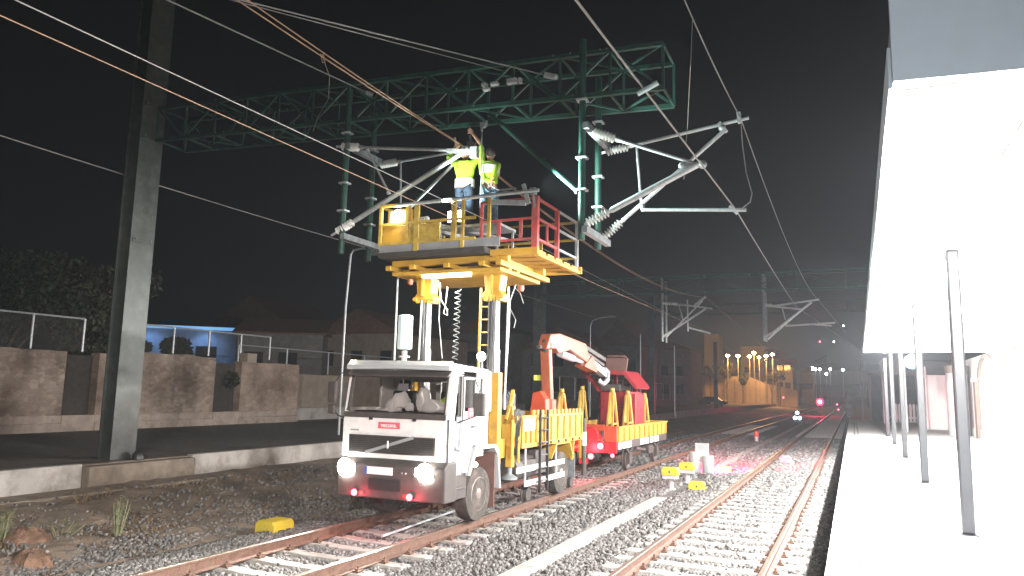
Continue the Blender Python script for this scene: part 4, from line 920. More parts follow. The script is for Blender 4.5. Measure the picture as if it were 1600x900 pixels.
b = MB(); b.tube((-7.6, WY0, 1.08), (-7.6, WY0 - .18, 1.08), .09, n=14); b.lathe([(.2, 0), (.22, .03), (.2, .06)], (-7.6, WY0 - .18, 1.08), (0, -1, 0), 22); T(b, 'buffer', 'red', wg, smooth=True)
b = MB(); b.box((-6.32, WY0 - .05, .68), (-6.24, WY0 - .005, 1.2)); T(b, 'lamp_bracket', 'truckgrey', wg)
for (u, v, r) in ((938, 697, .085), (923, 713, .075), (957, 712, .05)):
    c = ay(u, v, WY0 - .06); b = MB(); b.lathe([(r, 0), (r*.9, .03), (0, .05)], c, (0, -1, 0), 16); T(b, 'tail_lamp', 'redlamp', wg, smooth=True)
lamp('tail_lamp_glow', 'POINT', (-6.6, WY0 - .45, .7), 70, (1, .06, .08), .1, parent=wg)
b = MB(); b.box((-6.95, WY0 - .02, .28), (-6.7, WY0 + .03, .42)); T(b, 'red_reflector', 'red', wg)
for y0, y1 in ((20.0, 20.25), (20.4, 21.3), (22.3, 23.3), (23.5, 23.9), (24.1, 24.6)):
    b = MB(); b.box((WX1 + .001, y0, .70), (WX1 + .012, y1, .88)); T(b, 'white_plate', 'white', wg)
for y in (21.6, 24.9):
    for x, s in ((-6.12, 1), (-7.80, -1)):
        b = MB(); b.lathe([(.1, -.07), (.30, -.06), (.33, -.045), (.33, -.03), (.29, -.02), (.29, .06), (.24, .065), (.2, .03), (.08, .03), (.07, .12), (0, .12)], (x, y, .295), (s, 0, 0), 26); T(b, 'wheel', 'truckgrey', wg, smooth=True)
        b = MB(); b.box((x + s*.08 - .07, y - .14, .2), (x + s*.08 + .07, y + .14, .5)); b.bar((x + s*.08, y, .5), (x + s*.08, y - .4, .66), .06, .05); b.bar((x + s*.08, y, .5), (x + s*.08, y + .4, .66), .06, .05); T(b, 'axle_box', 'truckgrey', wg)
b = MB(); b.bar((-6.0, 22.2, .6), (-6.0, 23.3, .5), .08, .07); b.box((-6.2, 23.6, .35), (-5.95, 24.2, .6)); b.tube((-6.9, 21.6, .3), (-6.9, 24.9, .3), .05); b.tube((-6.95, 17.1, .75), (-6.95, WY0, .75), .05); T(b, 'brake_rigging', 'truckgrey', wg)

# yellow A frame stands on the wagon
def a_stand(x, y, zb, h, m, label, top=True):
    s = thing('cable_stand', label, 'stand', (x, y, zb), 'A frame stands on the wagon')
    b = MB(); w = .30; d = .09
    for sx_ in (-1, 1):
        for sy_ in (-1, 1): b.bar((x + sx_*d, y + sy_*w, zb), (x + sx_*.04, y + sy_*.06, zb + h), .05, .06)
        b.bar((x + sx_*d*.72, y - w*.72, zb + h*.32), (x + sx_*d*.72, y + w*.72, zb + h*.32), .04, .05)
    b.prism([(x - d - .01, y - w, zb), (x - .05, y - .06, zb + h), (x - .05, y + .06, zb + h), (x - d - .01, y + w, zb)], (.012, 0, 0))
    b.box((x - .06, y - .09, zb + h - .02), (x + .06, y + .09, zb + h + .03)); b.build('frame', M[m], s)
    b = MB(); b.ball((x, y, zb + h + .09), .07, 10); b.box((x - .05, y - .03, zb + h + .03), (x + .05, y + .03, zb + h + .16)); b.build('roller', M['olive'], s)
    return s
def standat(u, vtop, x, zb, m, label):
    p = ax(u, vtop, x); return a_stand(x, p.y, zb, p.z - zb - .14, m, label)
Zb = .985
standat(957, 607, -6.15, Zb, 'yellow', 'yellow A frame stand in front of the left half of the red machine')
standat(981, 611, -6.15, Zb, 'yellow', 'yellow A frame stand in front of the right half of the red machine')
standat(1007, 615, -6.15, Zb, 'yellow', 'yellow A frame stand alone at the far end of the wagon')
standat(942, 618, -7.1, Zb, 'timber', 'dark brown A frame stand with hazard stripes beside the red machine')
standat(910, 604, -7.35, Zb, 'olive', 'worn olive yellow A frame stand just past the end of the truck bed')
standat(878, 608, -7.55, 1.20, 'yellow', 'yellow A frame stand beside the crane column above the truck bed')
# red machine on the wagon
rm = thing('red_machine', 'red boxy machine with slanted open lid standing on the wagon', 'machine', (-6.8, 22.6, Zb))
c = lambda u, v: ay(u, v, 22.2)
b = MB(); x0_, x1_ = c(938, 640).x, c(985, 640).x; b.box((x0_, 22.2, Zb), (x1_, 23.5, 2.28)); b.box((x0_ - .02, 22.17, 1.78), (x1_ + .02, 22.2, 1.84)); b.box((x1_, 22.35, Zb), (x1_ + .12, 23.4, 2.22)); T(b, 'body', 'red', rm, bevel=.02)
b = MB(); b.prism([(x0_ - .5, 21.9, 2.95), (x1_ - .1, 21.9, 2.9), (x1_ + .28, 21.9, 2.42), (x1_ + .22, 21.9, 2.36), (x1_ - .14, 21.9, 2.78), (x0_ - .5, 21.9, 2.82)], (0, 1.6, 0)); T(b, 'lid', 'red', rm)
b = MB(); b.prism([(x0_ - .5, 22.0, 2.82), (x0_ - .35, 22.0, 2.82), (x0_ + .12, 22.0, 2.3), (x0_, 22.0, 2.25)], (0, .12, 0)); b.box((x0_ + .1, 23.3, 2.28), (x0_ + .2, 23.4, 2.9)); b.box((x1_ - .2, 23.3, 2.28), (x1_ - .1, 23.4, 2.9)); T(b, 'lid_strut', 'red', rm)
b = MB(); b.box((x0_ + .05, 22.6, 2.85), (x1_ - .25, 22.66, 3.32)); b.path([(x1_ - .28, 22.63, 2.85), (x1_ - .22, 22.63, 3.3), (x1_ - .3, 22.63, 3.38), (x0_ + .1, 22.63, 3.38)], .035); T(b, 'backrest_panel', 'flap', rm)
b = MB(); b.box((x0_ + .0, 22.0, 2.285), (x0_ + .7, 23.2, 2.5)); T(b, 'engine_block', 'truckgrey', rm, bevel=.03)

# ------------------------------------------------------------------ overhead line: portal, drop posts, cantilevers, wires
def portal_beam(y0, y1, xl, xr, zb, zt, label, m, bay, rise=0):
    rz = lambda x: rise * (xr - x) / (xr - xl)
    pt = thing('portal_gantry', label, 'gantry', (xl, (y0 + y1) / 2, 0))
    b = MB()
    for y in (y0, y1):
        b.bar((xl, y, zb + rise), (xr, y, zb), .08, .08); b.bar((xl, y, zt + rise), (xr, y, zt), .08, .08)
    b.build('chords', M[m], pt)
    nb = int((xr - xl) / bay)
    b = MB()
    for i in range(nb + 1):
        x = xl + (xr - xl) * i / nb; x2 = xl + (xr - xl) * min(nb, i + 1) / nb
        for y in (y0, y1):
            b.bar((x, y, zb + rz(x)), (x, y, zt + rz(x)), .045, .045)
            if i < nb: b.bar((x, y, (zb if i % 2 else zt) + rz(x)), (x2, y, (zt if i % 2 else zb) + rz(x2)), .045, .045)
        for z in (zb, zt):
            b.bar((x, y0, z + rz(x)), (x, y1, z + rz(x)), .04, .04)
            if i < nb: b.bar((x, y0 if i % 2 else y1, z + rz(x)), (x2, y1 if i % 2 else y0, z + rz(x2)), .035, .035)
    b.build('lattice', M[m], pt)
    return pt
def insulator(b, p, d, nsh=7, L=.54, r=.092, mi=0):
    prof = [(.03, 0)]
    for i in range(nsh):
        t = .04 + (L - .08) * i / nsh; w_ = (L - .08) / nsh
        prof += [(.038, t), (r, t + w_*.35), (r*.92, t + w_*.55), (.038, t + w_*.9)]
    prof += [(.03, L)]
    b.lathe(prof, p, d, 14, mi)
def ins_tube(owner, p, q, r, L=.52, lead=.12):
    """bracket clevis, porcelain insulator, then tube, along p -> q"""
    p, q = V(p), V(q); d = (q - p).normalized()
    b = MB(); insulator(b, p + d * lead, d, L=L); b.build('insulator', M['porcelain'], owner, smooth=True)
    b = MB(); b.tube(p, p + d * lead, .028); b.tube(p + d * (lead + L), p + d * (lead + L + .09), .05, .035); b.build('insulator_cap', M['galv'], owner, smooth=True)
    b = MB(); b.tube(p + d * (lead + L + .02), q, r, n=10); b.build('tube', M['galv'], owner, smooth=True)

YA, YB = 12.35, 13.55
gp1 = portal_beam(12.45, 13.35, -15.6, -2.85, 7.62, 8.45, 'long dim green lattice portal beam spanning above the truck', 'green', .95, .62)
# lattice post at the left carrying the portal
ps = thing('gantry_post', 'tall grey green steel gantry post standing on a brown footing', 'post', (-15.85, 12.3, .42))
b = MB(); x0_, x1_, y0_, y1_ = -16.05, -15.6, 12.0, 12.66
b.box((x1_ - .03, y0_, .44), (x1_, y1_, 14)); b.box((x0_, y0_, .44), (x0_ + .03, y1_, 14)); b.box((x0_ + .03, y0_ + .06, .44), (x1_ - .03, y0_ + .09, 14)); b.box((x0_ + .03, y1_ - .09, .44), (x1_ - .03, y1_ - .06, 14)); b.build('shaft', M['postgreen'], ps)
b = MB(); b.box((x0_ - .12, y0_ - .12, .42), (x1_ + .12, y1_ + .12, .445))
for z in (5.6, 8.2, 9.02): b.box((x1_ + .001, y0_ + .05, z), (x1_ + .02, y1_ - .05, z + .12))
b.build('plates', M['postgreen'], ps)
b = MB()
for z in (5.65, 8.25, 9.06):
    for y in (y0_ + .12, y1_ - .12): b.tube((x1_ + .02, y, z + .03), (x1_ + .05, y, z + .03), .02, n=6)
b.build('bolts', M['steel'], ps)
b = MB(); b.lathe([(.14, 0), (.14, .12), (.08, .2), (0, .22)], (-15.35, 12.55, .44), (0, 0, 1), 14); tag(b.build('cable_pot', M['black'], smooth=True), 'small black cable pot at the foot of the gantry post', 'cable pot')

def drop_posts(xa, ya, yb, zbot, ztop, label, m='green', zbr=(7.05, 5.12), ztop2=8.75):
    d = thing('drop_post', label, 'post', (xa, ya, zbot))
    for y, zt in ((ya, ztop2), (yb, ztop)):
        b = MB(); b.tube((xa, y, zbot), (xa, y, zt), .065, n=12); b.build('column', M[m], d, smooth=True)
    for z in zbr:
        b = MB(); b.bar((xa + .10, ya - .12, z), (xa + .10, yb + .35, z - .0), .10, .12); b.bar((xa, ya, z), (xa + .1, ya, z), .12, .1); b.bar((xa, yb, z), (xa + .1, yb, z), .12, .1); b.build('bracket', M['galvdark'], d)
    for z in (zbot + .9, zbot + 1.5, zbot + 2.6):
        b = MB(); b.box((xa - .1, ya - .09, z), (xa + .1, ya + .09, z + .035)); b.box((xa - .1, yb - .09, z - .1), (xa + .1, yb + .09, z - .065)); b.build('clamp', M['galv'], d)
    return d
XRp = ay(909, 300, YA).x; XLp = ay(538, 300, YA).x
drop_posts(XRp, YA, 13.3, 4.95, 8.4, 'green twin tube drop post hanging from the portal between the tracks')
drop_posts(XLp, YA, 13.3, 5.0, 8.4, 'dim green twin tube drop post hanging left of the work platform', zbr=(7.3, 5.35), ztop2=8.6)
b = MB(); b.tube(ay(765, 178, 12.9), ay(903, 299, YA), .05, n=10); b.ball(ay(903, 299, YA), .07, 8)
tag(b.build('diagonal_brace', M['green'], smooth=True), 'slanting green tube from the portal beam down to the drop post', 'brace')

# right hand cantilevers
ca = thing('cantilever', 'silver cantilever of two crossed tubes, nearer the camera on the green drop post', 'cantilever', (XRp, YA, 5))
A = lambda u, v, dy=0: ay(u, v, YA + dy)
Bq = lambda u, v, dy=0: ay(u, v, YB + dy)
ins_tube(ca, A(916, 203), A(1101, 260), .032)
ins_tube(ca, A(905, 355), A(1096, 254), .055)
b = MB(); b.bar(A(1062, 262), A(1100, 256), .06, .09); b.ball(A(1098, 257), .075, 10); b.ball(A(1066, 259), .07, 10); b.path([A(1064, 262), A(1070, 272), A(1068, 280)], .012); b.build('clamp', M['galv'], ca, smooth=True)
cb = thing('cantilever', 'silver cantilever with a level steady arm, farther one on the green drop post', 'cantilever', (XRp, YB, 5))
ins_tube(cb, Bq(936, 240), Bq(1170, 184), .032)
ins_tube(cb, Bq(934, 379), Bq(1133, 203), .038)
for name, p, q, r in (('strut', Bq(995, 232), Bq(1002, 318), .024), ('steady_arm', Bq(1002, 328), Bq(1166, 328), .034)):
    b = MB(); b.tube(p, q, r, n=10); b.build(name, M['galv'], cb, smooth=True)
b = MB(); b.ball(Bq(1003, 322), .06, 10); b.bar(Bq(1002, 310), Bq(1003, 328), .05, .05); b.bar(Bq(1124, 192), Bq(1135, 206), .09, .06); b.ball(Bq(1128, 200), .07, 10); b.bar(Bq(1154, 176), Bq(1156, 192), .07, .09); b.bar(Bq(1140, 322), Bq(1152, 334), .05, .05); b.build('clamp', M['galv'], cb, smooth=True)
# left hand cantilevers
cc = thing('cantilever', 'silver cantilever reaching from the left drop post to the first worker', 'cantilever', (XLp, YA, 5))
ins_tube(cc, A(526, 229), A(748, 236), .034)
ins_tube(cc, A(518, 368), A(733, 232), .050)
b = MB(); b.tube(A(574, 234), A(607, 300), .024); b.ball(A(574, 235), .045, 8); b.ball(A(607, 301), .05, 8); b.build('strut', M['galv'], cc, smooth=True)
b = MB(); b.ball(A(707, 236), .06, 10); b.bar(A(700, 236), A(745, 238), .09, .09); b.box(tuple(A(742, 247) - V((.09, .06, 0))), tuple(A(742, 247) + V((.06, .06, .22)))); b.build('clamp', M['lightgrey'], cc, smooth=True)
cd = thing('cantilever', 'shorter dull cantilever behind the first one at the work platform', 'cantilever', (XLp, YB, 5))
ins_tube(cd, Bq(586, 259), Bq(716, 237), .028)
ins_tube(cd, Bq(592, 372), Bq(715, 250), .036)
b = MB(); b.tube(Bq(626, 254), Bq(626, 335), .02); b.build('strut', M['galv'], cd, smooth=True)
# loose silver tube laid along the top rail
b = MB(); b.tube(ay(620, 321, 11.86), ay(842, 297, 11.86), .034, n=12); b.bar(ay(818, 288, 11.86), ay(826, 318, 11.86), .05, .07); b.bar(ay(770, 316, 11.9), ay(822, 317, 11.9), .05, .09)
tag(b.build('spare_tube', M['galv'], smooth=True), 'long silver tube lying along the top rail of the work platform', 'tube')

def wire(pts, r, m, label, name='overhead_wire', group=None):
    b = MB(); b.path(pts, r, 6); return tag(b.build(name, M[m], smooth=True), label, 'wire', group)
# contact and messenger wires, platform track
Y2 = 39.4
k_c = Bq(1150, 328); k_m = Bq(1157, 184)
pc = az(900, 0, k_c.z + .02); pm = az(1068, -4, k_m.z + .25)
k_c2 = ay(1245, 480, Y2); k_m2 = ay(1278, 468, Y2)
back = lambda p, q, yy: p + (p - q) * ((p.y - yy) / (q.y - p.y))
far_c = [k_c2, ay(1340, 545, 66)]
wire([back(pc, k_c, -2), pc, k_c] + sag(k_c, k_c2, .06)[1:] + [far_c[1]], .013, 'alu', 'silver contact wire sloping down across the sky to the level steady arm')
wire([back(pm, k_m, -2), pm] + sag(pm, k_m, .06)[1:] + sag(k_m, k_m2, .55)[1:] + [ay(1322, 520, 66)], .010, 'alu', 'thin rightmost wire running over the tip of the far cantilever tube')
b = MB(); b.tube(ay(996, 147, 7.6), ay(1028, 129, 7.6), .028, n=10); tag(b.build('wire_insulator', M['paleblue'], smooth=True), 'short pale bar crossing the silver contact wire against the sky', 'insulator')
wire([az(1082, 32, 7.2), az(1079, 100, 6.6), ay(1074, 200, 10.5), ay(1072, 222, 10.5)], .006, 'alu', 'thin vertical dropper hanging near the right hand wires', 'dropper')
wire([Bq(1158, 190), Bq(1160, 225), Bq(1166, 270), Bq(1175, 302), Bq(1172, 316), Bq(1160, 325)], .011, 'alu', 'curved jumper cable hanging from the cantilever tip to the steady arm', 'jumper_cable')
# twin messenger wires, truck track
m1 = ay(716, 224, YA)
for k, (u0, lb, r) in enumerate(((368, 'coppery messenger wire over the truck, lower left strand of the close pair', .010), (384, 'coppery messenger wire over the truck, upper right strand of the close pair', .009))):
    p0 = az(u0, -2, 7.1); e = m1 + V((0, .1 * k, .02 * k))
    wire([back(p0, e, -1), p0] + sag(p0, e, .03)[1:] + sag(e, ay(1100 + 4*k, 464, Y2), .75)[1:] + [ay(1205, 552, 66)], r, 'copper', lb)
    if k == 0: wire([e + V((-.07, -.02, .12)), e + V((-.05, 0, -.02)), A(709, 233)], .022, 'copper', 'short coppery hanger joining the messenger wires to the clamp', 'hanger')
c1 = az(20, -2, 5.45); c1b = ay(600, 262, 13.2)
wire([back(c1, V((c1.x, 30, 5.45)), 0), c1, V((c1.x + .25, 13, 5.4)), ay(893, 412, 22), ay(1060, 499, Y2), ay(1190, 575, 66)], .0065, 'alu', 'upper silver wire passing left of the platform toward the cantilever insulator')
c2 = az(0, 24, 5.35)
wire([back(c2, V((c2.x, 30, 5.35)), 0), c2, V((c2.x + .1, 13, 5.3)), V((c2.x, 20, 5.3)), V((c2.x, Y2, 5.4))], .006, 'copper', 'lower reddish wire passing left of the platform below the upper silver one')
p0, p1 = ax(-5, 210, -16.15), ax(590, 392, -16.15)
wire([p0 + (p0 - p1) * .4, p0] + sag(p0, p1, .05)[1:] + [p1 + (p1 - p0) * 2], .016, 'alu', 'lowest left wire running past the tall gantry post')
p0, p1 = ay(262, 0, 6.8), ay(572, 144, 12.4)
wire([p0 + (p0 - p1) * .6, p0, p1], .013, 'darkwire', 'dim grey stay cable ending above the left drop post', 'stay_cable')
b = MB(); b.bar(p1, ay(583, 148, 12.5), .05, .06); tag(b.build('cable_clamp', M['galv']), 'small silver clamp at the end of the dim stay cable', 'clamp')
p0, p1 = ay(425, 12, 7.5), ay(850, 117, 12.3)
wire([p0 + (p0 - p1) * .6, p0, p1], .012, 'darkwire', 'pale stay cable ending in a silver clamp on the portal beam', 'stay_cable')
b = MB(); b.bar(p1, ay(866, 120, 12.4), .07, .09); b.ball(ay(868, 120, 12.4), .06, 8); tag(b.build('cable_clamp', M['galv']), 'silver wedge clamp hanging on the portal beam near the drop post', 'clamp')
p0, p1 = ay(400, 10, 7.5), ay(790, 112, 12.5)
wire([p0 + (p0 - p1) * .6, p0, p1], .008, 'darkwire', 'fainter stay cable just under the pale one with the clamp', 'stay_cable')
wire([ay(503, 85, 9), ay(515, 120, 10), ay(513, 155, 11), ay(498, 180, 12), ay(489, 205, 12)], .008, 'darkwire', 'thin curved jumper hanging left of the drop post under the coppery wires', 'jumper_cable')
wire([ay(501, 84, 8.25), ay(504, 98, 8.25), ay(508, 97, 8.25), ay(505, 84, 8.25)], .008, 'copper', 'small loop hanging on the coppery messenger wires', 'wire_loop')
# junction boxes bolted on the beam
bx_ = thing('beam_boxes', 'pale boxes and plates bolted on the green portal beam above the workers', 'box', ay(790, 128, 12.3))
for (u, v, w_, h_) in ((800, 127, .20, .09), (813, 126, .05, .09), (757, 133, .1, .06), (773, 131, .15, .05), (760, 140, .13, .04)):
    c = ay(u, v, 12.36); b = MB(); b.box((c.x - w_/2, c.y - .05, c.z - h_/2), (c.x + w_/2, c.y + .05, c.z + h_/2)); b.build('box', M['lightgrey'], bx_)
random.seed(3)
b = MB()
for i in range(26):
    x = random.uniform(-14, -3); z = random.choice((7.62, 8.45, 8.0)) + .62 * (-2.85 - x) / 12.75; b.tube((x, 12.40, z + .02), (x, 12.385, z + .02), .018, n=6)
b.build('bolts', M['steel'], gp1)

# second and third portals down the line
def far_portal(y, tag_, xl=-16, xr=9, zb=7.6):
    p = portal_beam(y - .45, y + .45, xl, xr, zb, zb + .85, tag_, 'green', 2.2)
    return p
far_portal(Y2, 'faint lattice portal beam crossing behind the right hand cantilevers')
def far_cant(x, y, pts, label, m='galv'):
    """pts: list of (u0,v0,u1,v1,r,partname)"""
    t = thing('cantilever', label, 'cantilever', (x, y, 5))
    for (u0, v0, u1, v1, r, nm) in pts:
        b = MB(); p, q = ay(u0, v0, y), ay(u1, v1, y)
        if nm == 'insulator': insulator(b, p, q - p, 7, (q - p).length, .1)
        else: b.tube(p, q, r, n=8)
        b.build(nm, M['porcelain' if nm == 'insulator' else m], t, smooth=True)
    return t
far_cant(-3.9, Y2, [(1195, 477, 1208, 477, .1, 'insulator'), (1200, 478, 1252, 483, .05, 'tube'), (1208, 478, 1280, 468, .05, 'tube'), (1196, 526, 1207, 520, .1, 'insulator'), (1207, 520, 1268, 472, .06, 'tube'), (1200, 530, 1255, 482, .05, 'tube'), (1222, 480, 1227, 500, .03, 'strut'), (1227, 509, 1305, 504, .05, 'steady_arm'), (1262, 506, 1300, 509, .04, 'steady_arm')], 'silver cantilever on the second portal, beside the platform canopy edge')
far_cant(-9.1, Y2, [(1034, 474, 1060, 475, .1, 'insulator'), (1055, 475, 1113, 482, .05, 'tube'), (1085, 477, 1103, 463, .06, 'tube'), (1035, 527, 1048, 518, .1, 'insulator'), (1048, 518, 1103, 482, .06, 'tube'), (1043, 525, 1098, 470, .04, 'tube'), (1074, 468, 1075, 518, .04, 'strut'), (1076, 512, 1110, 521, .05, 'steady_arm'), (1061, 477, 1067, 500, .03, 'strut')], 'pinkish silver cantilever on the second portal, above the orange crane side')
Y3 = 66
far_portal(Y3, 'very faint third portal beam far down the tracks', zb=9.2)
far_cant(-10, Y3, [(1195, 547, 1226, 550, .06, 'tube'), (1193, 565, 1222, 551, .06, 'tube'), (1213, 562, 1246, 564, .05, 'steady_arm'), (1225, 569, 1240, 567, .05, 'steady_arm')], 'small pinkish cantilever on the third portal above the orange wall', 'redrail')
far_cant(-4, Y3, [(1272, 567, 1292, 555, .05, 'tube'), (1276, 568, 1298, 568, .05, 'steady_arm'), (1291, 556, 1291, 567, .03, 'strut')], 'tiny cantilever on the third portal right of the red signal', 'galvdark')
for (x, lb) in ((-9.15, 'dim drop post of the second portal behind the crane'), (-3.95, 'dim drop post of the second portal beside the canopy edge')):
    b = MB(); b.tube((x, Y2, 5.0), (x, Y2, 8.4), .075, n=8); b.tube((x, Y2 + .9, 5.0), (x, Y2 + .9, 8.4), .075, n=8); tag(b.build('drop_post', M['galvdark']), lb, 'post')
p = az(1098, 640, .42)
for (x, y, h, r, lb, nm) in ((-16.3, Y2, 9.5, .28, 'dark gantry post of the second portal beyond the wagon', 'gantry_post'), (-16.3, 66, 11, .25, 'dark slim gantry post of the third portal in front of the orange wall', 'gantry_post'), (-15.9, 98, 9, .22, 'thin dark post near the parked car', 'gantry_post')):
    b = MB(); b.box((x - r, y - r, .43), (x + r, y + r, h)); tag(b.build(nm, M['postgreen']), lb, 'post')

# ------------------------------------------------------------------ people
def skinned(name, joints, edges, m, parent=None, sub=2):
    """joints: name -> (position, radius); one continuous surface grown round the edges"""
    keys = list(joints); me = bpy.data.meshes.new(name)
    o3 = V((0, 0, 0)); q = parent
    while q is not None: o3 += q.location; q = q.parent
    me.from_pydata([tuple(V(joints[k][0]) - o3) for k in keys], [(keys.index(a), keys.index(b)) for a, b in edges], [])
    ob = bpy.data.objects.new(name, me); COL.objects.link(ob)
    sk = ob.modifiers.new('skin', 'SKIN'); sk.use_smooth_shade = True
    for i, k in enumerate(keys):
        r = joints[k][1]; rx_, ry_ = r if isinstance(r, tuple) else (r, r)
        me.skin_vertices[0].data[i].radius = (rx_, ry_); me.skin_vertices[0].data[i].use_root = (i == 0)
    sb_ = ob.modifiers.new('sub', 'SUBSURF'); sb_.levels = sub; sb_.render_levels = sub
    dg = bpy.context.evaluated_depsgraph_get(); me2 = bpy.data.meshes.new_from_object(ob.evaluated_get(dg))
    bpy.data.objects.remove(ob); me2.name = name; me2.materials.clear(); me2.materials.append(M[m] if isinstance(m, str) else m)
    o = bpy.data.objects.new(name, me2); COL.objects.link(o)
    if parent is not None: o.parent = parent
    return o
def hand(b, wrist, d, side, curl=.5):
    """palm and five unequal bent fingers"""
    wrist, d = V(wrist), V(d).normalized(); s = d.cross(V((0, 1, 0))).normalized() * side
    nrm = d.cross(s).normalized(); palm = wrist + d * .095
    b.bar(wrist - d*.01, palm, .082, .034, up=nrm)
    for k, L in enumerate((.070, .080, .074, .058)):
        p0 = palm + s * (-.030 + .021 * k); p1 = p0 + d * L * .45 + nrm * L * .12 * curl; p2 = p1 + d * L * .35 + nrm * L * .5 * curl; p3 = p2 + d * L * .1 + nrm * L * .4 * curl
        b.path([p0 - d*.015, p0, p1, p2, p3], [.0095, .0095, .009, .008, .006], 6)
    t0 = wrist + d * .03 - s * .04; b.path([t0, t0 + d*.03 - s*.03, t0 + d*.06 - s*.035 + nrm*.02], [.012, .011, .008], 6)
def person(pos, label, zf, turn, shoulders, arms, head_tilt, vest_bands, trousers, hat, bare_forearm=None):
    px, py = pos; P = thing('person', label, 'person', (px, py, zf)); H = zf
    def at(x, y, z):
        c, s = math.cos(turn), math.sin(turn); return V((px + x*c - y*s, py + x*s + y*c, H + z))
    hip = at(0, 0, .88); chest = at(0, .02, 1.20); neck = at(0, .03, 1.40); hd = at(head_tilt, .06, 1.55)
    J = {'hip': (hip, (.135, .105)), 'waist': (at(0, .01, 1.02), (.125, .095)), 'chest': (chest, (.15, .105)), 'uchest': (at(0, .025, 1.32), (.12, .08)), 'neck': (neck, .05), 'headb': (at(head_tilt*.6, .045, 1.47), .062)}
    E_ = [('hip', 'waist'), ('waist', 'chest'), ('chest', 'uchest'), ('uchest', 'neck'), ('neck', 'headb')]
    for s, k in ((-1, 'L'), (1, 'R')):
        J['th' + k] = (at(s*.10, 0, .80), .088); J['kn' + k] = (at(s*.11, .03, .46), .06); J['an' + k] = (at(s*.12, -.01, .09), .043); J['to' + k] = (at(s*.13, .14, .045), .038)
        E_ += [('hip', 'th' + k), ('th' + k, 'kn' + k), ('kn' + k, 'an' + k), ('an' + k, 'to' + k)]
        el, wr = arms[k]
        J['sh' + k] = (at(s*.17, .02, 1.33), .062); J['el' + k] = (el, .043); J['wr' + k] = (wr, .030)
        E_ += [('uchest', 'sh' + k), ('sh' + k, 'el' + k), ('el' + k, 'wr' + k)]
    body = skinned('body', J, E_, 'skin', P)
    b = MB()
    for s, k in ((-1, 'L'), (1, 'R')): hand(b, J['wr' + k][0], J['wr' + k][0] - J['el' + k][0], s)
    # head with face
    b.ball(hd, .098, 16, sq=(.86, 1.0, 1.2))
    fwd = at(0, 1, 0) - at(0, 0, 0); rt = at(1, 0, 0) - at(0, 0, 0)
    b.bar(hd + fwd*.09 + V((0, 0, .015)), hd + fwd*.118 - V((0, 0, .03)), .028, .03); b.ball(hd + fwd*.085 - V((0, 0, .06)), .022, 8, sq=(1.3, .5, .4))
    for s in (-1, 1):
        b.ball(hd + rt*(s*.088), .026, 8, sq=(.4, .8, 1.2)); b.ball(hd + fwd*.088 + rt*(s*.033) + V((0, 0, .012)), .013, 8)
    hm = b.build('head_and_hands', M['skin'], P, smooth=True)
    # merge head and hands into the body mesh: one continuous figure object
    dd = bpy.data.meshes.new('body'); bm = bmesh.new(); bm.from_mesh(body.data); bm.from_mesh(hm.data); bm.to_mesh(dd); bm.free(); dd.materials.append(M['skin']); body.data = dd
    bpy.data.objects.remove(hm)
    # jacket
    g = {k: J[k] for k in ('waist', 'chest', 'uchest')}
    Jk = {'chest': (chest, (.185, .135)), 'hem': (at(0, 0, .86), (.185, .145)), 'waist': (at(0, .01, 1.03), (.185, .14)), 'uchest': (at(0, .025, 1.31), (.155, .11)), 'col': (at(0, .03, 1.385), .075)}
    EJ = [('chest', 'waist'), ('waist', 'hem'), ('chest', 'uchest'), ('uchest', 'col')]
    for k in 'LR':
        s = -1 if k == 'L' else 1
        el, wr = J['el' + k][0], J['wr' + k][0]
        Jk['sh' + k] = (at(s*.17, .02, 1.325), .088); Jk['el' + k] = (el, .064); EJ += [('uchest', 'sh' + k), ('sh' + k, 'el' + k)]
        if bare_forearm != k: Jk['cf' + k] = (el.lerp(wr, .88), .05); EJ += [('el' + k, 'cf' + k)]
    skinned('hi_vis_jacket', Jk, EJ, 'vest', P)
    jk = P
    for z0, z1 in vest_bands:
        b = MB(); n_ = 24; prof = []
        for z in (z0, z1):
            k = (z - .9) / .42
            wx = .198; wy = .156
            prof.append([at(wx*1.04*math.cos(2*math.pi*i/n_), wy*1.05*math.sin(2*math.pi*i/n_) + .012, z) for i in range(n_)])
        b.v = prof[0] + prof[1]; b.f = [(i, (i+1) % n_, n_ + (i+1) % n_, n_ + i) for i in range(n_)]; b.mi = [0]*n_
        b.v = [tuple(v) for v in b.v]; b.build('reflective_band', M['reflective'], P, smooth=True)
    # trousers and boots
    Jt = {'hip': (at(0, 0, .90), (.158, .125))}; Et = []
    for s, k in ((-1, 'L'), (1, 'R')):
        Jt['th' + k] = (at(s*.10, 0, .78), .108); Jt['kn' + k] = (at(s*.11, .03, .46), .086); Jt['cf' + k] = (at(s*.12, 0, .12), .078); Et += [('hip', 'th' + k), ('th' + k, 'kn' + k), ('kn' + k, 'cf' + k)]
    skinned('trousers', Jt, Et, trousers, P)
    for s in (-1, 1):
        b = MB(); c = at(s*.125, .04, 0); b.bar(at(s*.12, -.10, .045), at(s*.135, .19, .045), .10, .09); b.tube(at(s*.12, -.02, .05), at(s*.12, -.01, .2), .062, n=10); b.build('boot', M['boot'], P, bevel=.02)
    if hat:
        b = MB(); c = hd + V((0, 0, .04)); b.lathe([(.135, 0), (.13, .012), (.118, .02), (.115, .06), (.09, .105), (.045, .13), (0, .135)], c, (0, -.08, 1), 18); b.bar(c + fwd*.1 + V((0, 0, .005)), c + fwd*.17, .14, .012); b.build('helmet', M['helmet'], P, smooth=True)
    else:
        b = MB(); b.ball(hd + V((0, 0, .025)) - fwd*.018, .106, 14, sq=(.88, .95, 1.08)); b.build('hair', M['hair'], P, smooth=True)
    return P
YW = 12.75
w1 = ay(724, 350, YW); zf = 5.44
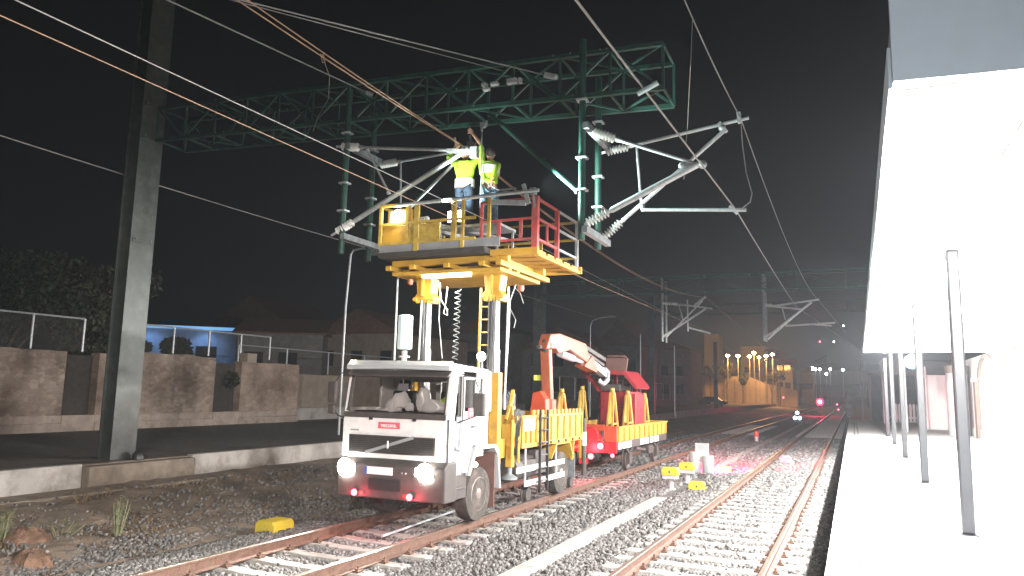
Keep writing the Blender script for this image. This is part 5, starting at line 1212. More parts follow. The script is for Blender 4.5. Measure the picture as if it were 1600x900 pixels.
p1 = person((ay(725, 300, YW).x, YW), 'worker with grey helmet seen from behind, both arms raised to the silver clamp', zf, .08, None,
    {'L': (ay(700, 246, YW + .12), ay(712, 232, YW + .22)), 'R': (ay(748, 246, YW + .1), ay(741, 230, YW + .25))}, -.02, [(.83, 1.0)], 'denim', True)
p2 = person((ay(760, 300, YW).x, YW + .12), 'worker with dark hair and pale jeans beside the vertical pole, one bare forearm raised', zf - .03, .55, None,
    {'L': (ay(752, 226, YW + .1), ay(737, 207, YW + .18)), 'R': (ay(775, 262, YW + .1), ay(768, 285, YW - .05))}, .01, [(1.12, 1.29)], 'denim2', False, bare_forearm='L')
# pole with a sensor head held upright, stool they stand on
b = MB(); b.tube(ay(753, 200, YW - .1), ay(751, 352, YW - .1), .016, n=8); b.path([ay(753, 280, YW - .1), ay(765, 290, YW - .1), ay(780, 297, YW - .1), ay(800, 300, YW - .1)], .014); b.tube(ay(780, 297, YW - .12), ay(806, 294, YW - .12), .02)
msr = thing('measuring_pole', 'upright dark measuring pole with grey head between the two workers', 'pole', ay(751, 352, YW - .1)); b.build('shaft', M['galvdark'], msr, smooth=True)
b = MB(); c = ay(755, 196, YW - .1); b.box((c.x - .06, c.y - .04, c.z - .05), (c.x + .05, c.y + .04, c.z + .06)); b.tube(c + V((.07, 0, -.03)), c + V((.07, 0, .09)), .025); b.tube(c + V((-.03, 0, -.12)), c + V((-.03, 0, -.05)), .03); b.build('sensor_head', M['grey'], msr, bevel=.01)
st = thing('work_stool', 'pale grey step platform the two workers stand on', 'step', (-6.65, YW, 4.86))
b = MB(); b.box((-7.35, YW - .35, 5.37), (-6.0, YW + .45, 5.42)); b.build('tread', M['lightgrey'], st)
for x in (-7.3, -6.05):
    for y in (YW - .3, YW + .4):
        b = MB(); b.bar((x, y, 4.862), (x, y, 5.369), .04, .04); b.build('leg', M['galv'], st)
b = MB(); c = ay(735, 226, YW + .3); b.ball(c, .085, 14, sq=(1, .6, 1.1)); b.bar(c + V((0, 0, .08)), c + V((-.02, 0, .2)), .03, .03); b.bar(c - V((0, 0, .2)), c - V((0, 0, .07)), .04, .04); tag(b.build('pulley_block', M['galvdark'], smooth=True), 'round brown pulley block on the coppery wire between the workers', 'pulley')

# ------------------------------------------------------------------ trackside equipment
def yellow_box(p, label, leg, yaw=0, size=(.42, .30, .2)):
    t = thing('track_box', label, 'junction box', p, 'yellow trackside boxes'); t.rotation_euler.z = yaw
    x, y, z = p; w_, d_, h_ = [s/2 for s in size]; b = MB(); z0 = z + leg
    if leg:
        c = MB(); c.lathe([(.13, 0), (.13, .03), (.075, .04), (.07, leg - .02)], p, (0, 0, 1), 14); c.build('stand', M['lightgrey'], t, smooth=True)
        c = MB(); c.box((x - w_*.9, y - d_*.9, z0 - .02), (x + w_*.9, y + d_*.9, z0 + .07)); c.build('tray', M['lightgrey'], t); z0 += .071
    b.prism([(x - w_, y - d_, z0), (x + w_, y - d_, z0), (x + w_, y - d_, z0 + h_*1.3), (x + w_*.86, y - d_, z0 + 2*h_), (x - w_*.86, y - d_, z0 + 2*h_), (x - w_, y - d_, z0 + h_*1.3)], (0, 2*d_, 0)); lid = b.build('lid', M['lemon'], t, bevel=.012)
    c = MB(); c.box((x - .02, y - d_ - .006, z0 + h_*.7), (x + .02, y - d_ - .001, z0 + h_*1.2)); c.build('lock', M['truckgrey'], t)
    if not leg:
        c = MB(); c.path([V((x + w_, y, z0 + .1)), V((x + w_ + .12, y - .03, z0 + .14)), V((x + w_ + .2, y - .02, z0 + .02)), V((x + w_ + .17, y, z0 - .02))], .018, 6); c.build('cable', M['black'], t)
    return t
yellow_box(az(1048, 765, -.25), 'yellow topped box on a grey stand, left and nearer one of the pair', .30)
yellow_box(az(1074, 755, -.25), 'yellow topped box on a grey stand, right and farther one of the pair', .30)
yellow_box(az(1089, 765, -.22), 'yellow box lying on the stones below the two boxes on stands', 0, .1)
yellow_box(az(1132, 739, -.22), 'yellow box lying on the stones beside the grey twin cylinders', 0, .1)
# lone yellow impedance box left of the truck track
p = az(428, 832, -.25)
t = thing('impedance_box', 'yellow ribbed box with two dark notches beside the left rail in front of the truck', 'box', p)
x, y, z = p; b = MB()
b.prism([(x - .26, y - .3, z), (x + .26, y - .3, z), (x + .26, y - .3, z + .19), (x + .20, y - .3, z + .26), (x - .20, y - .3, z + .26), (x - .26, y - .3, z + .19)], (0, .62, 0)); b.build('body', M['lemon'], t, bevel=.012)
b = MB()
for i in range(6): b.box((x - .2, y - .26 + i*.1, z + .261), (x + .2, y - .22 + i*.1, z + .275))
b.build('rib', M['lemon'], t)
for dy in (-.1, .14):
    b = MB(); b.box((x + .255, y + dy - .07, z), (x + .268, y + dy + .07, z + .09)); b.build('notch', M['black'], t)
t.scale = (.8, .8, .8)
# twin cylinder dwarf signal seen from behind, throwing red light onto the stones beyond
p = az(1096, 745, -.25)
t = thing('dwarf_signal', 'pale grey twin cylinder signal on the stones seen from behind', 'signal', p)
x, y, z = p
for dx in (-.2, .2):
    b = MB(); b.lathe([(.06, 0), (.06, .12), (.155, .125), (.17, .15), (.17, .72 - .1*(dx > 0)), (.16, .74 - .1*(dx > 0))], (x + dx, y, z), (0, 0, 1), 18); b.build('cylinder', M['lightgrey'], t, smooth=True)
b = MB(); b.box((x - .2, y + .1, z + .55), (x + .2, y + .2, z + 1.0)); b.build('back_plate', M['lightgrey'], t)
b = MB(); b.lathe([(.07, 0), (.06, .02), (0, .03)], (x + .1, y + .20, z + .7), (0, 1, 0), 14); b.build('lens', M['redlamp'], t)
lamp('signal_beam', 'SPOT', (x + .1, y + .30, z + .7), 5000, (1, .02, .10), .06, (x + .5, y + 2.3, -.3), 84, .8, parent=t)
# grey box between the rails, sleepers' small fittings
p = az(1228, 724, -.17); x, y, z = p
b = MB(); b.prism([(x - .22, y, z), (x + .2, y, z), (x + .2, y, z + .18), (x + .1, y, z + .26), (x - .12, y, z + .26), (x - .22, y, z + .18)], (0, .3, 0)); tag(b.build('balise_box', M['galvdark'], bevel=.01), 'small dark grey box standing between the rails of the platform track', 'box')
# small orange and white shunting signal
p = az(1182, 692, -.25); x, y, z = p
t = thing('shunting_signal', 'tiny orange topped white marker between the tracks', 'marker', p)
b = MB(); b.lathe([(.2, 0), (.1, .04), (.1, .34)], p, (0, 0, 1), 12); b.build('foot', M['lightgrey'], t, smooth=True)
b = MB(); b.lathe([(.13, 0), (.14, .1), (.12, .25), (.05, .3)], p + V((0, 0, .34)), (0, 0, 1), 12); b.build('head', M['orangered'], t, smooth=True)
# white lit dwarf signal farther on
p = az(1246, 658, -.25); x, y, z = p
t = thing('dwarf_signal', 'black dwarf signal with three lit bluish white lamps between the tracks', 'signal', p)
k_ = p.y / 76
b = MB(); b.box((x - .42*k_, y, z), (x + .42*k_, y + .3, z + .62*k_)); b.lathe([(.3*k_, 0), (.3*k_, .2)], (x, y + .0, z + .75*k_), (0, 1, 0), 16); b.build('housing', M['black'], t)
for dx, dz_, r in ((-.2, .3, .17), (.2, .3, .17), (0, .78, .16)):
    b = MB(); b.lathe([(r*k_, 0), (r*.8*k_, .04), (0, .06)], (x + dx*k_, y - .005, z + dz_*k_), (0, -1, 0), 14); b.build('lens', M['signalwhite'], t)
# bright red main signal down the line
p = ay(1281, 628, 105); x, y, z = p
t = thing('red_signal', 'bright red signal light glowing far down the tracks', 'signal', (x, y, -.2))
b = MB(); b.tube((x, y + .2, -.2), (x, y + .2, z + .7), .08); b.build('post', M['black'], t)
b = MB(); b.box((x - .35, y, z - .5), (x + .35, y + .3, z + .5)); b.build('housing', M['black'], t)
b = MB(); b.ball((x, y - .1, z), .44, 16); ls_ = b.build('lens', M['signalred'], t, smooth=True); b = MB(); b.ball((x, y - .45, z), .22, 14); b.build('bright_core', M['signalcore'], ls_, smooth=True)  # oversized red ball stands in for the halo round the lamp
lamp('signal_glow', 'POINT', (x, y - 1.0, z), 900, (1, .03, .09), .3, parent=t)
for k, (u, v, lb) in enumerate(((1308, 632, 'tiny pinkish marker lamp right of the red signal'), (1310, 640, 'tiny reddish marker lamp below and right of the red signal'), (1224, 621, 'tiny red lamp left of the red signal near the orange wall'), (1281, 534, 'tiny red lamp high in the dark above the red signal'), (1303, 534, 'tiny white lamp high in the dark beside the tiny red one'), (1318, 509, 'tiny white lamp in the sky by the canopy edge'))):
    c = ay(u, v, 100); b = MB(); b.ball(c, .075, 8); tag(b.build('marker_lamp', M['redlamp' if k in (0, 1, 2, 3) else 'farwhite'], smooth=True), lb, 'lamp')
for (u, v, lb) in ((1281, 644, 'small pale plate on the ground before the red signal'), (1200, 641, 'small pale plate on the ground before the left gantry posts'), (1114, 644, 'small pale plate on the ground beyond the wagon')):
    c = az(u, v, -.2); b = MB(); b.box((c.x - .35, c.y, c.z), (c.x + .35, c.y + .25, c.z + .15)); tag(b.build('ground_plate', M['wallwhite']), lb, 'plate')

# ------------------------------------------------------------------ left side: kerb wall, stone wall, fence, houses, trees
wl_ = [(-15.2, -6, 11.05, 'whitewashed low concrete wall left of the gantry post footing'), (-15.2, 14.0, 70, 'whitewashed low concrete wall running on behind the truck')]
for x, y0, y1, lb in wl_:
    b = MB(); b.prism([(x - .22, y0, -.2), (x + .02, y0, -.2), (x + .0, y0, .47), (x - .2, y0, .47)], (0, y1 - y0, 0)); tag(b.build('low_wall', M['wallwhite'], bevel=.02), lb, 'wall')
b = MB(); b.prism([(-15.2, 70.1, -.2), (-15.0, 70.1, -.2), (-15.0, 70.1, .6), (-15.2, 70.1, .6)], (-.3, 90, 0)); tag(b.build('low_wall', M['wallwhite']), 'far dim stretch of low wall leading to the orange lit bank', 'wall')
b = MB(); b.box((-16.4, 11.1, -.2), (-15.02, 13.95, .415)); tag(b.build('post_footing', M['footing'], bevel=.03), 'brown concrete footing block under the tall gantry post', 'footing')
b = MB(); b.prism([(-15.0, 2, -.06), (-14.4, 2, -.09), (-14.4, 60, -.09), (-15.0, 60, -.05)], (0, 0, .055)); tag(b.build('kerb_strip', M['footing'], origin=(0, 0, 0)), kind='structure')
WX = -26.0
def wy(u, v=600): return ax(u, v, WX).y
def wall_piece(y0, y1, zt, m, label, plinth=True, th=.5, jag=0):
    t = thing('stone_wall', label, 'wall', (WX - .25, (y0 + y1)/2, .4))
    n_ = max(2, int((y1 - y0) / .7)); ptsz = [(y0 + (y1 - y0)*i/n_, zt + random.uniform(-jag, jag)) for i in range(n_ + 1)]
    b = MB(); b.prism([(WX, y0, 1.0)] + [(WX, y, z) for y, z in ptsz] + [(WX, y1, 1.0)], (-th, 0, 0)); b.build('masonry', M[m], t)
    if plinth:
        b = MB(); b.box((WX - th - .02, y0 - .02, .38), (WX + .10, y1 + .02, .72)); b.box((WX - th, y0, .72), (WX + .05, y1, .999)); b.build('plinth', M['plinth'], t, bevel=.02)
    return t
random.seed(12)
wall_piece(8, wy(100), 3.32, 'stonewall', 'rough stone wall panel with greenish stains at the left edge', jag=.03)
wall_piece(wy(152), wy(172) + .8, 3.3, 'block', 'narrow stone wall piece just left of the tall gantry post', jag=.02)
wall_piece(wy(185) + .2, wy(335), 3.45, 'stonewall', 'rough stone wall panel right of the tall gantry post', jag=.05)
wall_piece(wy(376), wy(466), 3.3, 'block', 'square cut stone wall block ending the old wall', jag=.02)
for (u0, u1, lb) in ((100, 152, 'dark wooden gate between the two left stone wall pieces'), (335, 376, 'dark bushy gap with a broken gate left of the square stone block')):
    t = thing('wooden_gate', lb, 'gate', (WX - .4, (wy(u0) + wy(u1))/2, .4))
    b = MB(); b.box((WX - .45, wy(u0) + .01, 1.0), (WX - .38, wy(u1) - .01, 3.2)); b.build('leaf', M['timber'], t)
    b = MB(); b.box((WX - .5, wy(u0) + .01, .38), (WX + .05, wy(u1) - .01, 1.0)); b.build('threshold', M['plinth'], t)
# newer low wall after the block
b = MB(); b.box((-29.3, wy(468), .4), (-29.0, 62, 2.9)); tag(b.build('low_wall', M['render1']), 'plain beige wall set back beyond the square stone block', 'wall')
b = MB(); b.box((-27.2, wy(466) + .05, .38), (-26.9, 62, 1.05)); tag(b.build('low_wall', M['wallwhite']), 'pale low wall base running right from the square stone block', 'wall')
b = MB(); c = ax(388, 562, WX - .2); b.box((c.x - .25, c.y - .3, 3.28), (c.x + .25, c.y + .3, 3.72)); tag(b.build('cap_stone', M['render1'], bevel=.02), 'pale square stone sitting on the gap beside the stone block', 'stone')
def fence_run(y0, y1, z0, z1, x, label, n_):
    t = thing('mesh_fence', label, 'fence', (x, (y0 + y1)/2, z0))
    for i in range(n_ + 1):
        y = y0 + (y1 - y0)*i/n_; b = MB(); b.tube((x, y, z0), (x, y, z1), .045, n=8); b.build('post', M['galv'], t, smooth=True)
    b = MB(); b.tube((x, y0, z1), (x, y1, z1), .035, n=8); b.build('top_rail', M['galv'], t)
    b = MB(); b.quad((x - .03, y0, z0), (x - .03, y1, z0), (x - .03, y1, z1), (x - .03, y0, z1)); b.build('wire_mesh', M['fencew'], t, fix=False)
fence_run(9, wy(150, 497), 3.35, 4.6, -26.6, 'wire fence above the left end stone wall in front of dark trees', 5)
fence_run(wy(228, 505), wy(437, 527), 3.5, 4.63, -26.6, 'wire fence above the stone wall in front of the blue building', 4)
fence_run(wy(437, 540) + .2, 62, 2.95, 4.28, -28.9, 'lower wire fence running on behind the truck', 9)
# blue lit building, long grey building, gabled houses
def block(name, label, a, b_, depth, z0, z1, m, roof=None, rise=0, roofm='roof', win=None):
    a, b_ = V((a[0], a[1], 0)), V((b_[0], b_[1], 0)); d = (b_ - a).normalized(); nrm = V((-d.y, d.x, 0))
    if nrm.y < 0 and abs(nrm.y) > .2 or (abs(nrm.y) <= .2 and nrm.x > 0): nrm = -nrm
    t = thing(name, label, 'building', (a + b_)/2 + V((0, 0, z0)))
    up = V((0, 0, 1)); c = [a, b_, b_ + nrm*depth, a + nrm*depth]
    q = MB(); q.prism([p + up*z0 for p in c], (0, 0, z1 - z0)); q.build('wall', M[m], t)
    if rise:
        q = MB(); e = d*.35; mid = (a + b_)/2
        if roof == 'gable': q.prism([a - e - nrm*.3 + up*z1, b_ + e - nrm*.3 + up*z1, mid - nrm*.3 + up*(z1 + rise)], nrm*(depth + .6))
        else: q.prism([a - e - nrm*.4 + up*z1, a - e - nrm*.4 + up*(z1 + .12), a - e + nrm*(depth*.5) + up*(z1 + rise), a - e + nrm*(depth + .3) + up*z1], (b_ - a) + e*2)
        q.build('roof', M[roofm], t)
    L = (b_ - a).length
    for (f, w_, zz, h_) in (win or []):
        o_ = a + d*(L*f) - nrm*.02; q = MB(); q.prism([o_ - d*w_/2 + up*zz, o_ + d*w_/2 + up*zz, o_ + d*w_/2 + up*(zz + h_), o_ - d*w_/2 + up*(zz + h_)], nrm*-.04); wd = q.build('window', M['window'], t)
        q = MB(); q.prism([o_ - d*(w_/2 + .08) + up*(zz - .1), o_ + d*(w_/2 + .08) + up*(zz - .1), o_ + d*(w_/2 + .08) + up*(zz - .02), o_ - d*(w_/2 + .08) + up*(zz - .02)], nrm*-.10); q.build('sill', M['plinth'], wd)
    return t
pa, pb = az(180, 505, 6.9), az(371, 513, 6.9)
bl = block('blue_building', 'low building with a blue lit wall behind the left stone wall', pa, pb, 8, .4, 6.7, 'bluewall', win=[(.75, 1.6, 4.3, 1.0)])
d_ = (pb - pa).normalized(); b = MB(); b.bar(pa + V((.05, -.15, -.12)), pb + V((.05, -.15, -.12)), .1, .26); b.build('lit_eave', M['bluestrip'], bl)
for f in (.3, .75):
    q_ = pa.lerp(pb, f) + V((.6, -.9, -.25)); lamp('eave_light', 'SPOT', q_, 70, (.4, .65, 1), .3, q_ + V((-.3, .5, -4)), 150, .8, parent=bl)
pa, pb = az(372, 516, 6.6), az(505, 520, 6.6)
block('long_building', 'long low dark building right of the blue building', pa, pb, 8, .4, 6.4, 'render2', 'shed', 1.6, 'roof', [(.2, 1.5, 3.5, 1.4), (.6, 1.5, 3.5, 1.4)])
block('gabled_house', 'dim house with a broad gable roof behind the blue building', ay(330, 510, 62), ay(450, 515, 62), 10, .4, ay(390, 508, 62).z, 'render1', 'gable', 3.2)
block('gabled_house', 'house with a low gable and pale wall behind the truck cab', ay(497, 520, 52), ay(625, 520, 52), 12, .4, ay(560, 522, 52).z, 'render1', 'gable', 2.2, 'roof', [(.15, 1.1, 4, 1.3), (.5, 1.1, 4, 1.3), (.85, 1.1, 4, 1.3)])
hs = [(680, 800, 75, 520, 1.5, 'dim flat fronted house seen between the lift masts'), (815, 935, 78, 545, 2.5, 'dark house with a tiled roof behind the crane'), (935, 1000, 95, 540, 3.5, 'dark gabled house right of the crane boom'), (1000, 1078, 115, 545, 1.5, 'dark block of flats before the orange lit bank')]
for (u0, u1, Y, v, rise, lb) in hs:
    a_, b_ = ay(u0, v, Y), ay(u1, v, Y); block('terraced_house', lb, a_, b_, 10, .4, (a_.z + b_.z)/2, 'render2', 'gable', rise, 'roof', [(f, 1.1, zz, 1.5) for f in (.2, .5, .8) for zz in (2.2, 5.0)])
fence_run(63, 120, 1.4, 3.6, -24, 'long pale wire fence beyond the crane in front of the dark houses', 14)
b = MB(); b.box((-24.4, 63, .4), (-24.1, 140, 1.5)); tag(b.build('low_wall', M['render2']), 'dark wall under the long wire fence beyond the crane', 'wall')
# lamp and line poles
def pole(u, vt, vb, X, label, arm=None, m='galv'):
    pt, pb = ax(u, vt, X), ax(u, vb, X); y = (pt.y + pb.y)/2
    y = pb.y; z1 = ax(u, vt, X).z; pt = V((X, y, ay(u, vt, y).z))
    t = thing('lamp_pole', label, 'lamp post', (X, y, .42))
    b = MB(); pts = [V((X, y, .42)), V((X, y, pt.z - .5))]
    if arm: pts += [V((X + arm*.1, y, pt.z - .15)), V((X + arm*.4, y, pt.z + .05)), V((X + arm, y, pt.z + .1))]
    else: pts += [V((X, y, pt.z))]
    b.path(pts, .055 if y < 40 else .075, 8); b.build('pole', M[m], t, smooth=True)
    if arm:
        b = MB(); e = pts[-1]; b.box((e.x - .1, e.y - .12, e.z - .05), (e.x + .45*(1 if arm > 0 else -1) if arm > 0 else e.x + .1, e.y + .12, e.z + .05)); b.build('lamp_head', M['grey'], t)
    return t
def pole2(u, vt, y, label, arm=None):
    x = ay(u, 600, y).x; z = ay(u, vt, y).z; t = thing('lamp_pole', label, 'lamp post', (x, y, .42))
    pts = [V((x, y, .3)), V((x, y, z - .6))]
    if arm: pts += [V((x + arm*.1, y, z - .2)), V((x + arm*.45, y, z)), V((x + arm, y, z + .06))]
    else: pts += [V((x, y, z))]
    b = MB(); b.path(pts, .035*max(1, y/45)*1.1, 8); b.build('pole', M['galv'], t, smooth=True)
    if arm:
        b = MB(); e = pts[-1]; b.box((e.x - .25, e.y - .12, e.z - .05), (e.x + .3, e.y + .12, e.z + .06)); b.build('lamp_head', M['grey'], t)
x_ = ay(533, 600, 23).x
t = thing('lamp_pole', 'slim unlit lamp post with bent top rising left of the truck cab', 'lamp post', (x_, 23, .42))
pb_, pt_ = ay(531, 640, 23), ay(548, 398, 23)
b = MB(); b.path([V((pb_.x, 23, .42)), V((pb_.x, 23, pb_.z)), ay(540, 480, 23), pt_, ay(552, 391, 23), ay(568, 388, 23), ay(585, 394, 23)], .045, 8); b.build('pole', M['galv'], t, smooth=True)
b = MB(); e = ay(588, 396, 23); b.box((e.x - .2, 22.9, e.z - .06), (e.x + .4, 23.1, e.z + .05)); b.build('lamp_head', M['grey'], t)
pole2(922, 497, 52, 'unlit lamp post with bent arm behind the crane boom', 1.6)
pole2(1001, 522, 60, 'thin straight pole behind the end of the wagon', None)
pole2(1054, 540, 66, 'thin straight pole farther right before the orange bank', None)
# trees and bushes: leaf clumps spread through an uneven crown
def tree(cx_, cy_, zb, lobes, nleaf, m, label, ls=.12, trunk=True, name='tree', seed=1):
    r_ = np.random.default_rng(seed); t = thing(name, label, 'tree' if name == 'tree' else 'bush', (cx_, cy_, zb))
    if trunk:
        b = MB(); top = V(lobes[0][:3]); base = V((cx_, cy_, zb)); b.path([base, base.lerp(top, .5) + V((.1, 0, 0)), top], [.16, .11, .05], 8)
        for L in lobes[1:5]: b.path([base.lerp(top, .45), base.lerp(top, .5).lerp(V(L[:3]), .5) + V((0, 0, .2)), V(L[:3])], [.08, .05, .02], 6)
        b.build('trunk', M['bark'], t, smooth=True)
    vol = np.array([L[3]**2 for L in lobes]); vol = vol/vol.sum(); pick = r_.choice(len(lobes), nleaf, p=vol)
    cen = np.array([L[:3] for L in lobes])[pick]; rad = np.array([L[3] for L in lobes])[pick]
    dv = r_.normal(size=(nleaf, 3)); dv /= np.linalg.norm(dv, axis=1, keepdims=True)
    pos = cen + dv*(rad*r_.uniform(.55, 1.08, nleaf)**.8)[:, None]*np.array([1, 1, .85])
    u1 = r_.normal(size=(nleaf, 3)); u1 /= np.linalg.norm(u1, axis=1, keepdims=True); u2 = np.cross(u1, r_.normal(size=(nleaf, 3))); u2 /= np.linalg.norm(u2, axis=1, keepdims=True)
    s = (ls*r_.uniform(.6, 1.5, nleaf))[:, None]
    q = np.stack([pos - u1*s, pos + u2*s*.5, pos + u1*s, pos - u2*s*.5], 1).reshape(-1, 3) - np.array([cx_, cy_, zb])
    me = bpy.data.meshes.new('crown'); me.from_pydata(q.tolist(), [], np.arange(4*nleaf).reshape(-1, 4).tolist()); me.materials.append(M[m]); me.update()
    o = bpy.data.objects.new('crown', me); COL.objects.link(o); o.parent = t
    return t
random.seed(21)
def lobes_for(cx_, cy_, z, R, n_, flat=.7): return [(cx_, cy_, z, R*.75)] + [(cx_ + random.uniform(-R, R)*.8, cy_ + random.uniform(-R, R)*.8, z + random.uniform(-R, R)*flat, R*random.uniform(.35, .6)) for _ in range(n_)]
for k, (x, y, z, R, m, lb) in enumerate(((-30, 13.5, 4.6, 2.2, 'leaf', 'dark tree behind the fence at the far left edge'), (-30.5, 18, 5.0, 2.3, 'leaf', 'dark tree behind the fence left of the gate'), (-29.5, 21.2, 5.4, 2.2, 'leaf2', 'dark tree just left of the tall gantry post'), (-33, 15.5, 6.4, 2.6, 'leaf', 'tall dark tree behind the other left trees'))):
    tree(x, y, .4, lobes_for(x, y, z, R, 11), 6500, m, lb, .10, seed=30 + k)
tree(-30.5, 26.6, .4, lobes_for(-30.5, 26.6, 3.75, .95, 6, .5), 2200, 'leaf', 'round dark bush in front of the blue building', .12, name='bush', seed=50)
tree(-30.2, 24.0, .4, lobes_for(-30.2, 24.0, 3.9, .7, 5, .5), 1200, 'leaf', 'dark bush at the post edge before the blue building', .12, name='bush', seed=51)
tree(-27.0, 25.9, .4, lobes_for(-27.0, 25.7, 2.3, .9, 5, .6), 1500, 'leaf', 'dark shrub spilling through the broken gate', .10, name='bush', seed=52)
# weeds and dry grass on the verge
def weed(p, h, n_, label, m='weed', seed=1, spread=.12, ls=.035):
    random.seed(seed); b = MB(); x, y, z = p
    for i in range(max(2, n_ // 12)):
        dx, dy = random.uniform(-spread, spread), random.uniform(-spread, spread); b.path([(x + dx*.3, y + dy*.3, z), (x + dx*.7, y + dy*.7, z + h*.5), (x + dx, y + dy, z + h*random.uniform(.7, 1))], [.008, .006, .003], 4)
    for i in range(n_):
        f = random.random(); a = random.uniform(0, 6.28); rr = spread*random.uniform(.1, 1)*(1.1 - .6*f); c = V((x + rr*math.cos(a), y + rr*math.sin(a), z + h*f)); d = V((math.cos(a), math.sin(a), random.uniform(-.2, .8)))*ls*random.uniform(.6, 1.6); e = V((-math.sin(a), math.cos(a), .2))*ls*.35
        b.quad(c, c + d*.5 + e, c + d, c + d*.5 - e)
    return tag(b.build('weed', M[m], fix=False), label, 'plant')
weed(az(183, 838, -.25), .62, 170, 'tall pale green weed standing on the verge below the footing', seed=2)
weed(az(2, 850, -.2), .5, 120, 'bright green weed at the left picture edge', seed=3, spread=.2, ls=.06)
weed(az(90, 842, -.25), .28, 160, 'low green weed clump behind the reddish earth mound', seed=4, spread=.4)
weed(az(125, 785, 0), .22, 90, 'dry brown tuft at the foot of the low wall', 'drygrass', 5, .2)
weed(az(222, 745, 0), .2, 90, 'dry brown tuft before the brown footing block', 'drygrass', 6, .25)
weed(az(340, 728, 0), .25, 60, 'dry brown tuft at the wall foot left of the truck', 'drygrass', 7, .15)
weed(az(392, 715, 0), .25, 60, 'dry tuft at the wall foot nearest the truck', 'drygrass', 8, .15)
random.seed(77)
for (u, v, s, lb) in ((38, 848, .34, 'reddish earth mound on the verge at lower left'), (48, 872, .24, 'smaller reddish earth mound in front of the other one')):
    p = az(u, v, -.22); b = MB(); b.ball((0, 0, 0), 1, 20); b.v = [(p.x + q[0]*s*1.5*(1 + random.uniform(-.22, .22)), p.y + q[1]*s*(1 + random.uniform(-.22, .22)), p.z - .1 + max(q[2], -.2)*s*.9*(1 + random.uniform(-.18, .18))) for q in b.v]
    tag(b.build('earth_mound', mat('red_earth', (.21, .125, .085), .95, var=.45, scale=7, bump=.8), smooth=True), lb, 'earth mound')
b = MB(); p = az(72, 874, -.3); b.ball((p.x, p.y, p.z + .05), .06, 8, sq=(.8, .8, 1.4)); tag(b.build('white_stone', M['wallwhite']), 'white stone upright at the ballast edge', 'stone')
# dry litter spread on the verge: stuff
N = 26000; gx = rng.uniform(-14.6, -9.3, N); gy = rng.uniform(6, 34, N); cl = np.sin(gx*2.3 + gy*.9)*np.sin(gy*1.7 - gx) ; kk = cl + rng.uniform(-.6, .6, N) > .1; gx, gy = gx[kk], gy[kk]; N = len(gx)
gzv = np.array([gz_(x) for x in gx]); h = rng.uniform(.02, .09, N); a = rng.uniform(0, 6.28, N); dx = np.cos(a)*.012; dy = np.sin(a)*.012; lx = rng.uniform(-.06, .06, N); ly = rng.uniform(-.06, .06, N)
q = np.stack([np.stack([gx - dx, gy - dy, gzv], 1), np.stack([gx + dx, gy + dy, gzv], 1), np.stack([gx + lx, gy + ly, gzv + h], 1)], 1).reshape(-1, 3)
me = bpy.data.meshes.new('dry_grass'); me.from_pydata(q.tolist(), [], np.arange(3*N).reshape(-1, 3).tolist()); me.materials.append(M['drygrass']); me.update()
o = bpy.data.objects.new('dry_grass', me); COL.objects.link(o); tag(o, 'short dry grass and litter on the verge', 'grass', kind='stuff')

# ------------------------------------------------------------------ far end: orange lit bank, street lamps, trees, bridge
YB_ = 172
a_, b_ = ay(1078, 622, YB_), ay(1246, 612, YB_)
rw = thing('retaining_wall', 'orange lit retaining wall far down the line on the left', 'wall', ((a_.x + b_.x)/2, YB_, 0))
b = MB(); b.prism([(a_.x, YB_, 0), (b_.x, YB_, 0), (b_.x, YB_, 3.4), (ay(1195, 600, YB_).x, YB_, 4.9), (ay(1170, 600, YB_).x, YB_, 6.3), (a_.x, YB_, 6.6)], (0, 3, 0)); b.build('wall', M['render1'], rw)
b = MB()
for i in range(9): x = a_.x + 1 + i*2.2; b.box((x, YB_ - .3, 0), (x + .35, YB_ - .005, 5.6))
b.build('buttress', M['render2'], rw)
lu = [(1137, 556, 0), (1153, 556, 0), (1171, 557, 0), (1178, 551, 6), (1186, 558, 2), (1197, 556, 0), (1207, 554, 0)]
wd_ = ['leftmost', 'second from the left', 'third from the left', 'highest, middle', 'fifth, small and dim looking', 'sixth from the left', 'rightmost']
for k, (u, v, dy) in enumerate(lu):
    y = YB_ - 9 + dy; c = ay(u, v, y); t = thing('street_lamp', f'lit street lamp on the orange bank, {wd_[k]} of the seven', 'street lamp', (c.x, y, 2), 'street lamps on the orange bank')
    b = MB(); b.tube((c.x, y, .3), (c.x, y, c.z), .06); b.build('pole', M['galvdark'], t)
    b = MB(); b.ball(c, .33 if k != 4 else .26, 12, sq=(1.2, 1, .8)); b.build('lamp_head', M['sodium'], t, smooth=True)
    lamp('lamp_glow', 'POINT', c + V((0, -1.2, -1.0)), 1200, (1, .42, .09), .4, parent=t)
for k, (u, v) in enumerate(((1110, 582), (1135, 580), (1160, 592), (1205, 590), (1218, 585))):
    c = ay(u, v, YB_ - 3 - k*.3); random.seed(90 + k); tree(c.x, c.y, .2, lobes_for(c.x, c.y, c.z, 1.9 if k < 2 else 1.2, 7), 1100, 'leaf2', ['bushy tree lit orange at the left of the bank', 'second bushy tree lit orange on the bank', 'small slender tree before the middle of the orange wall', 'small tree under the rightmost street lamps', 'tree at the right end of the orange bank'][k], .26, seed=70 + k)
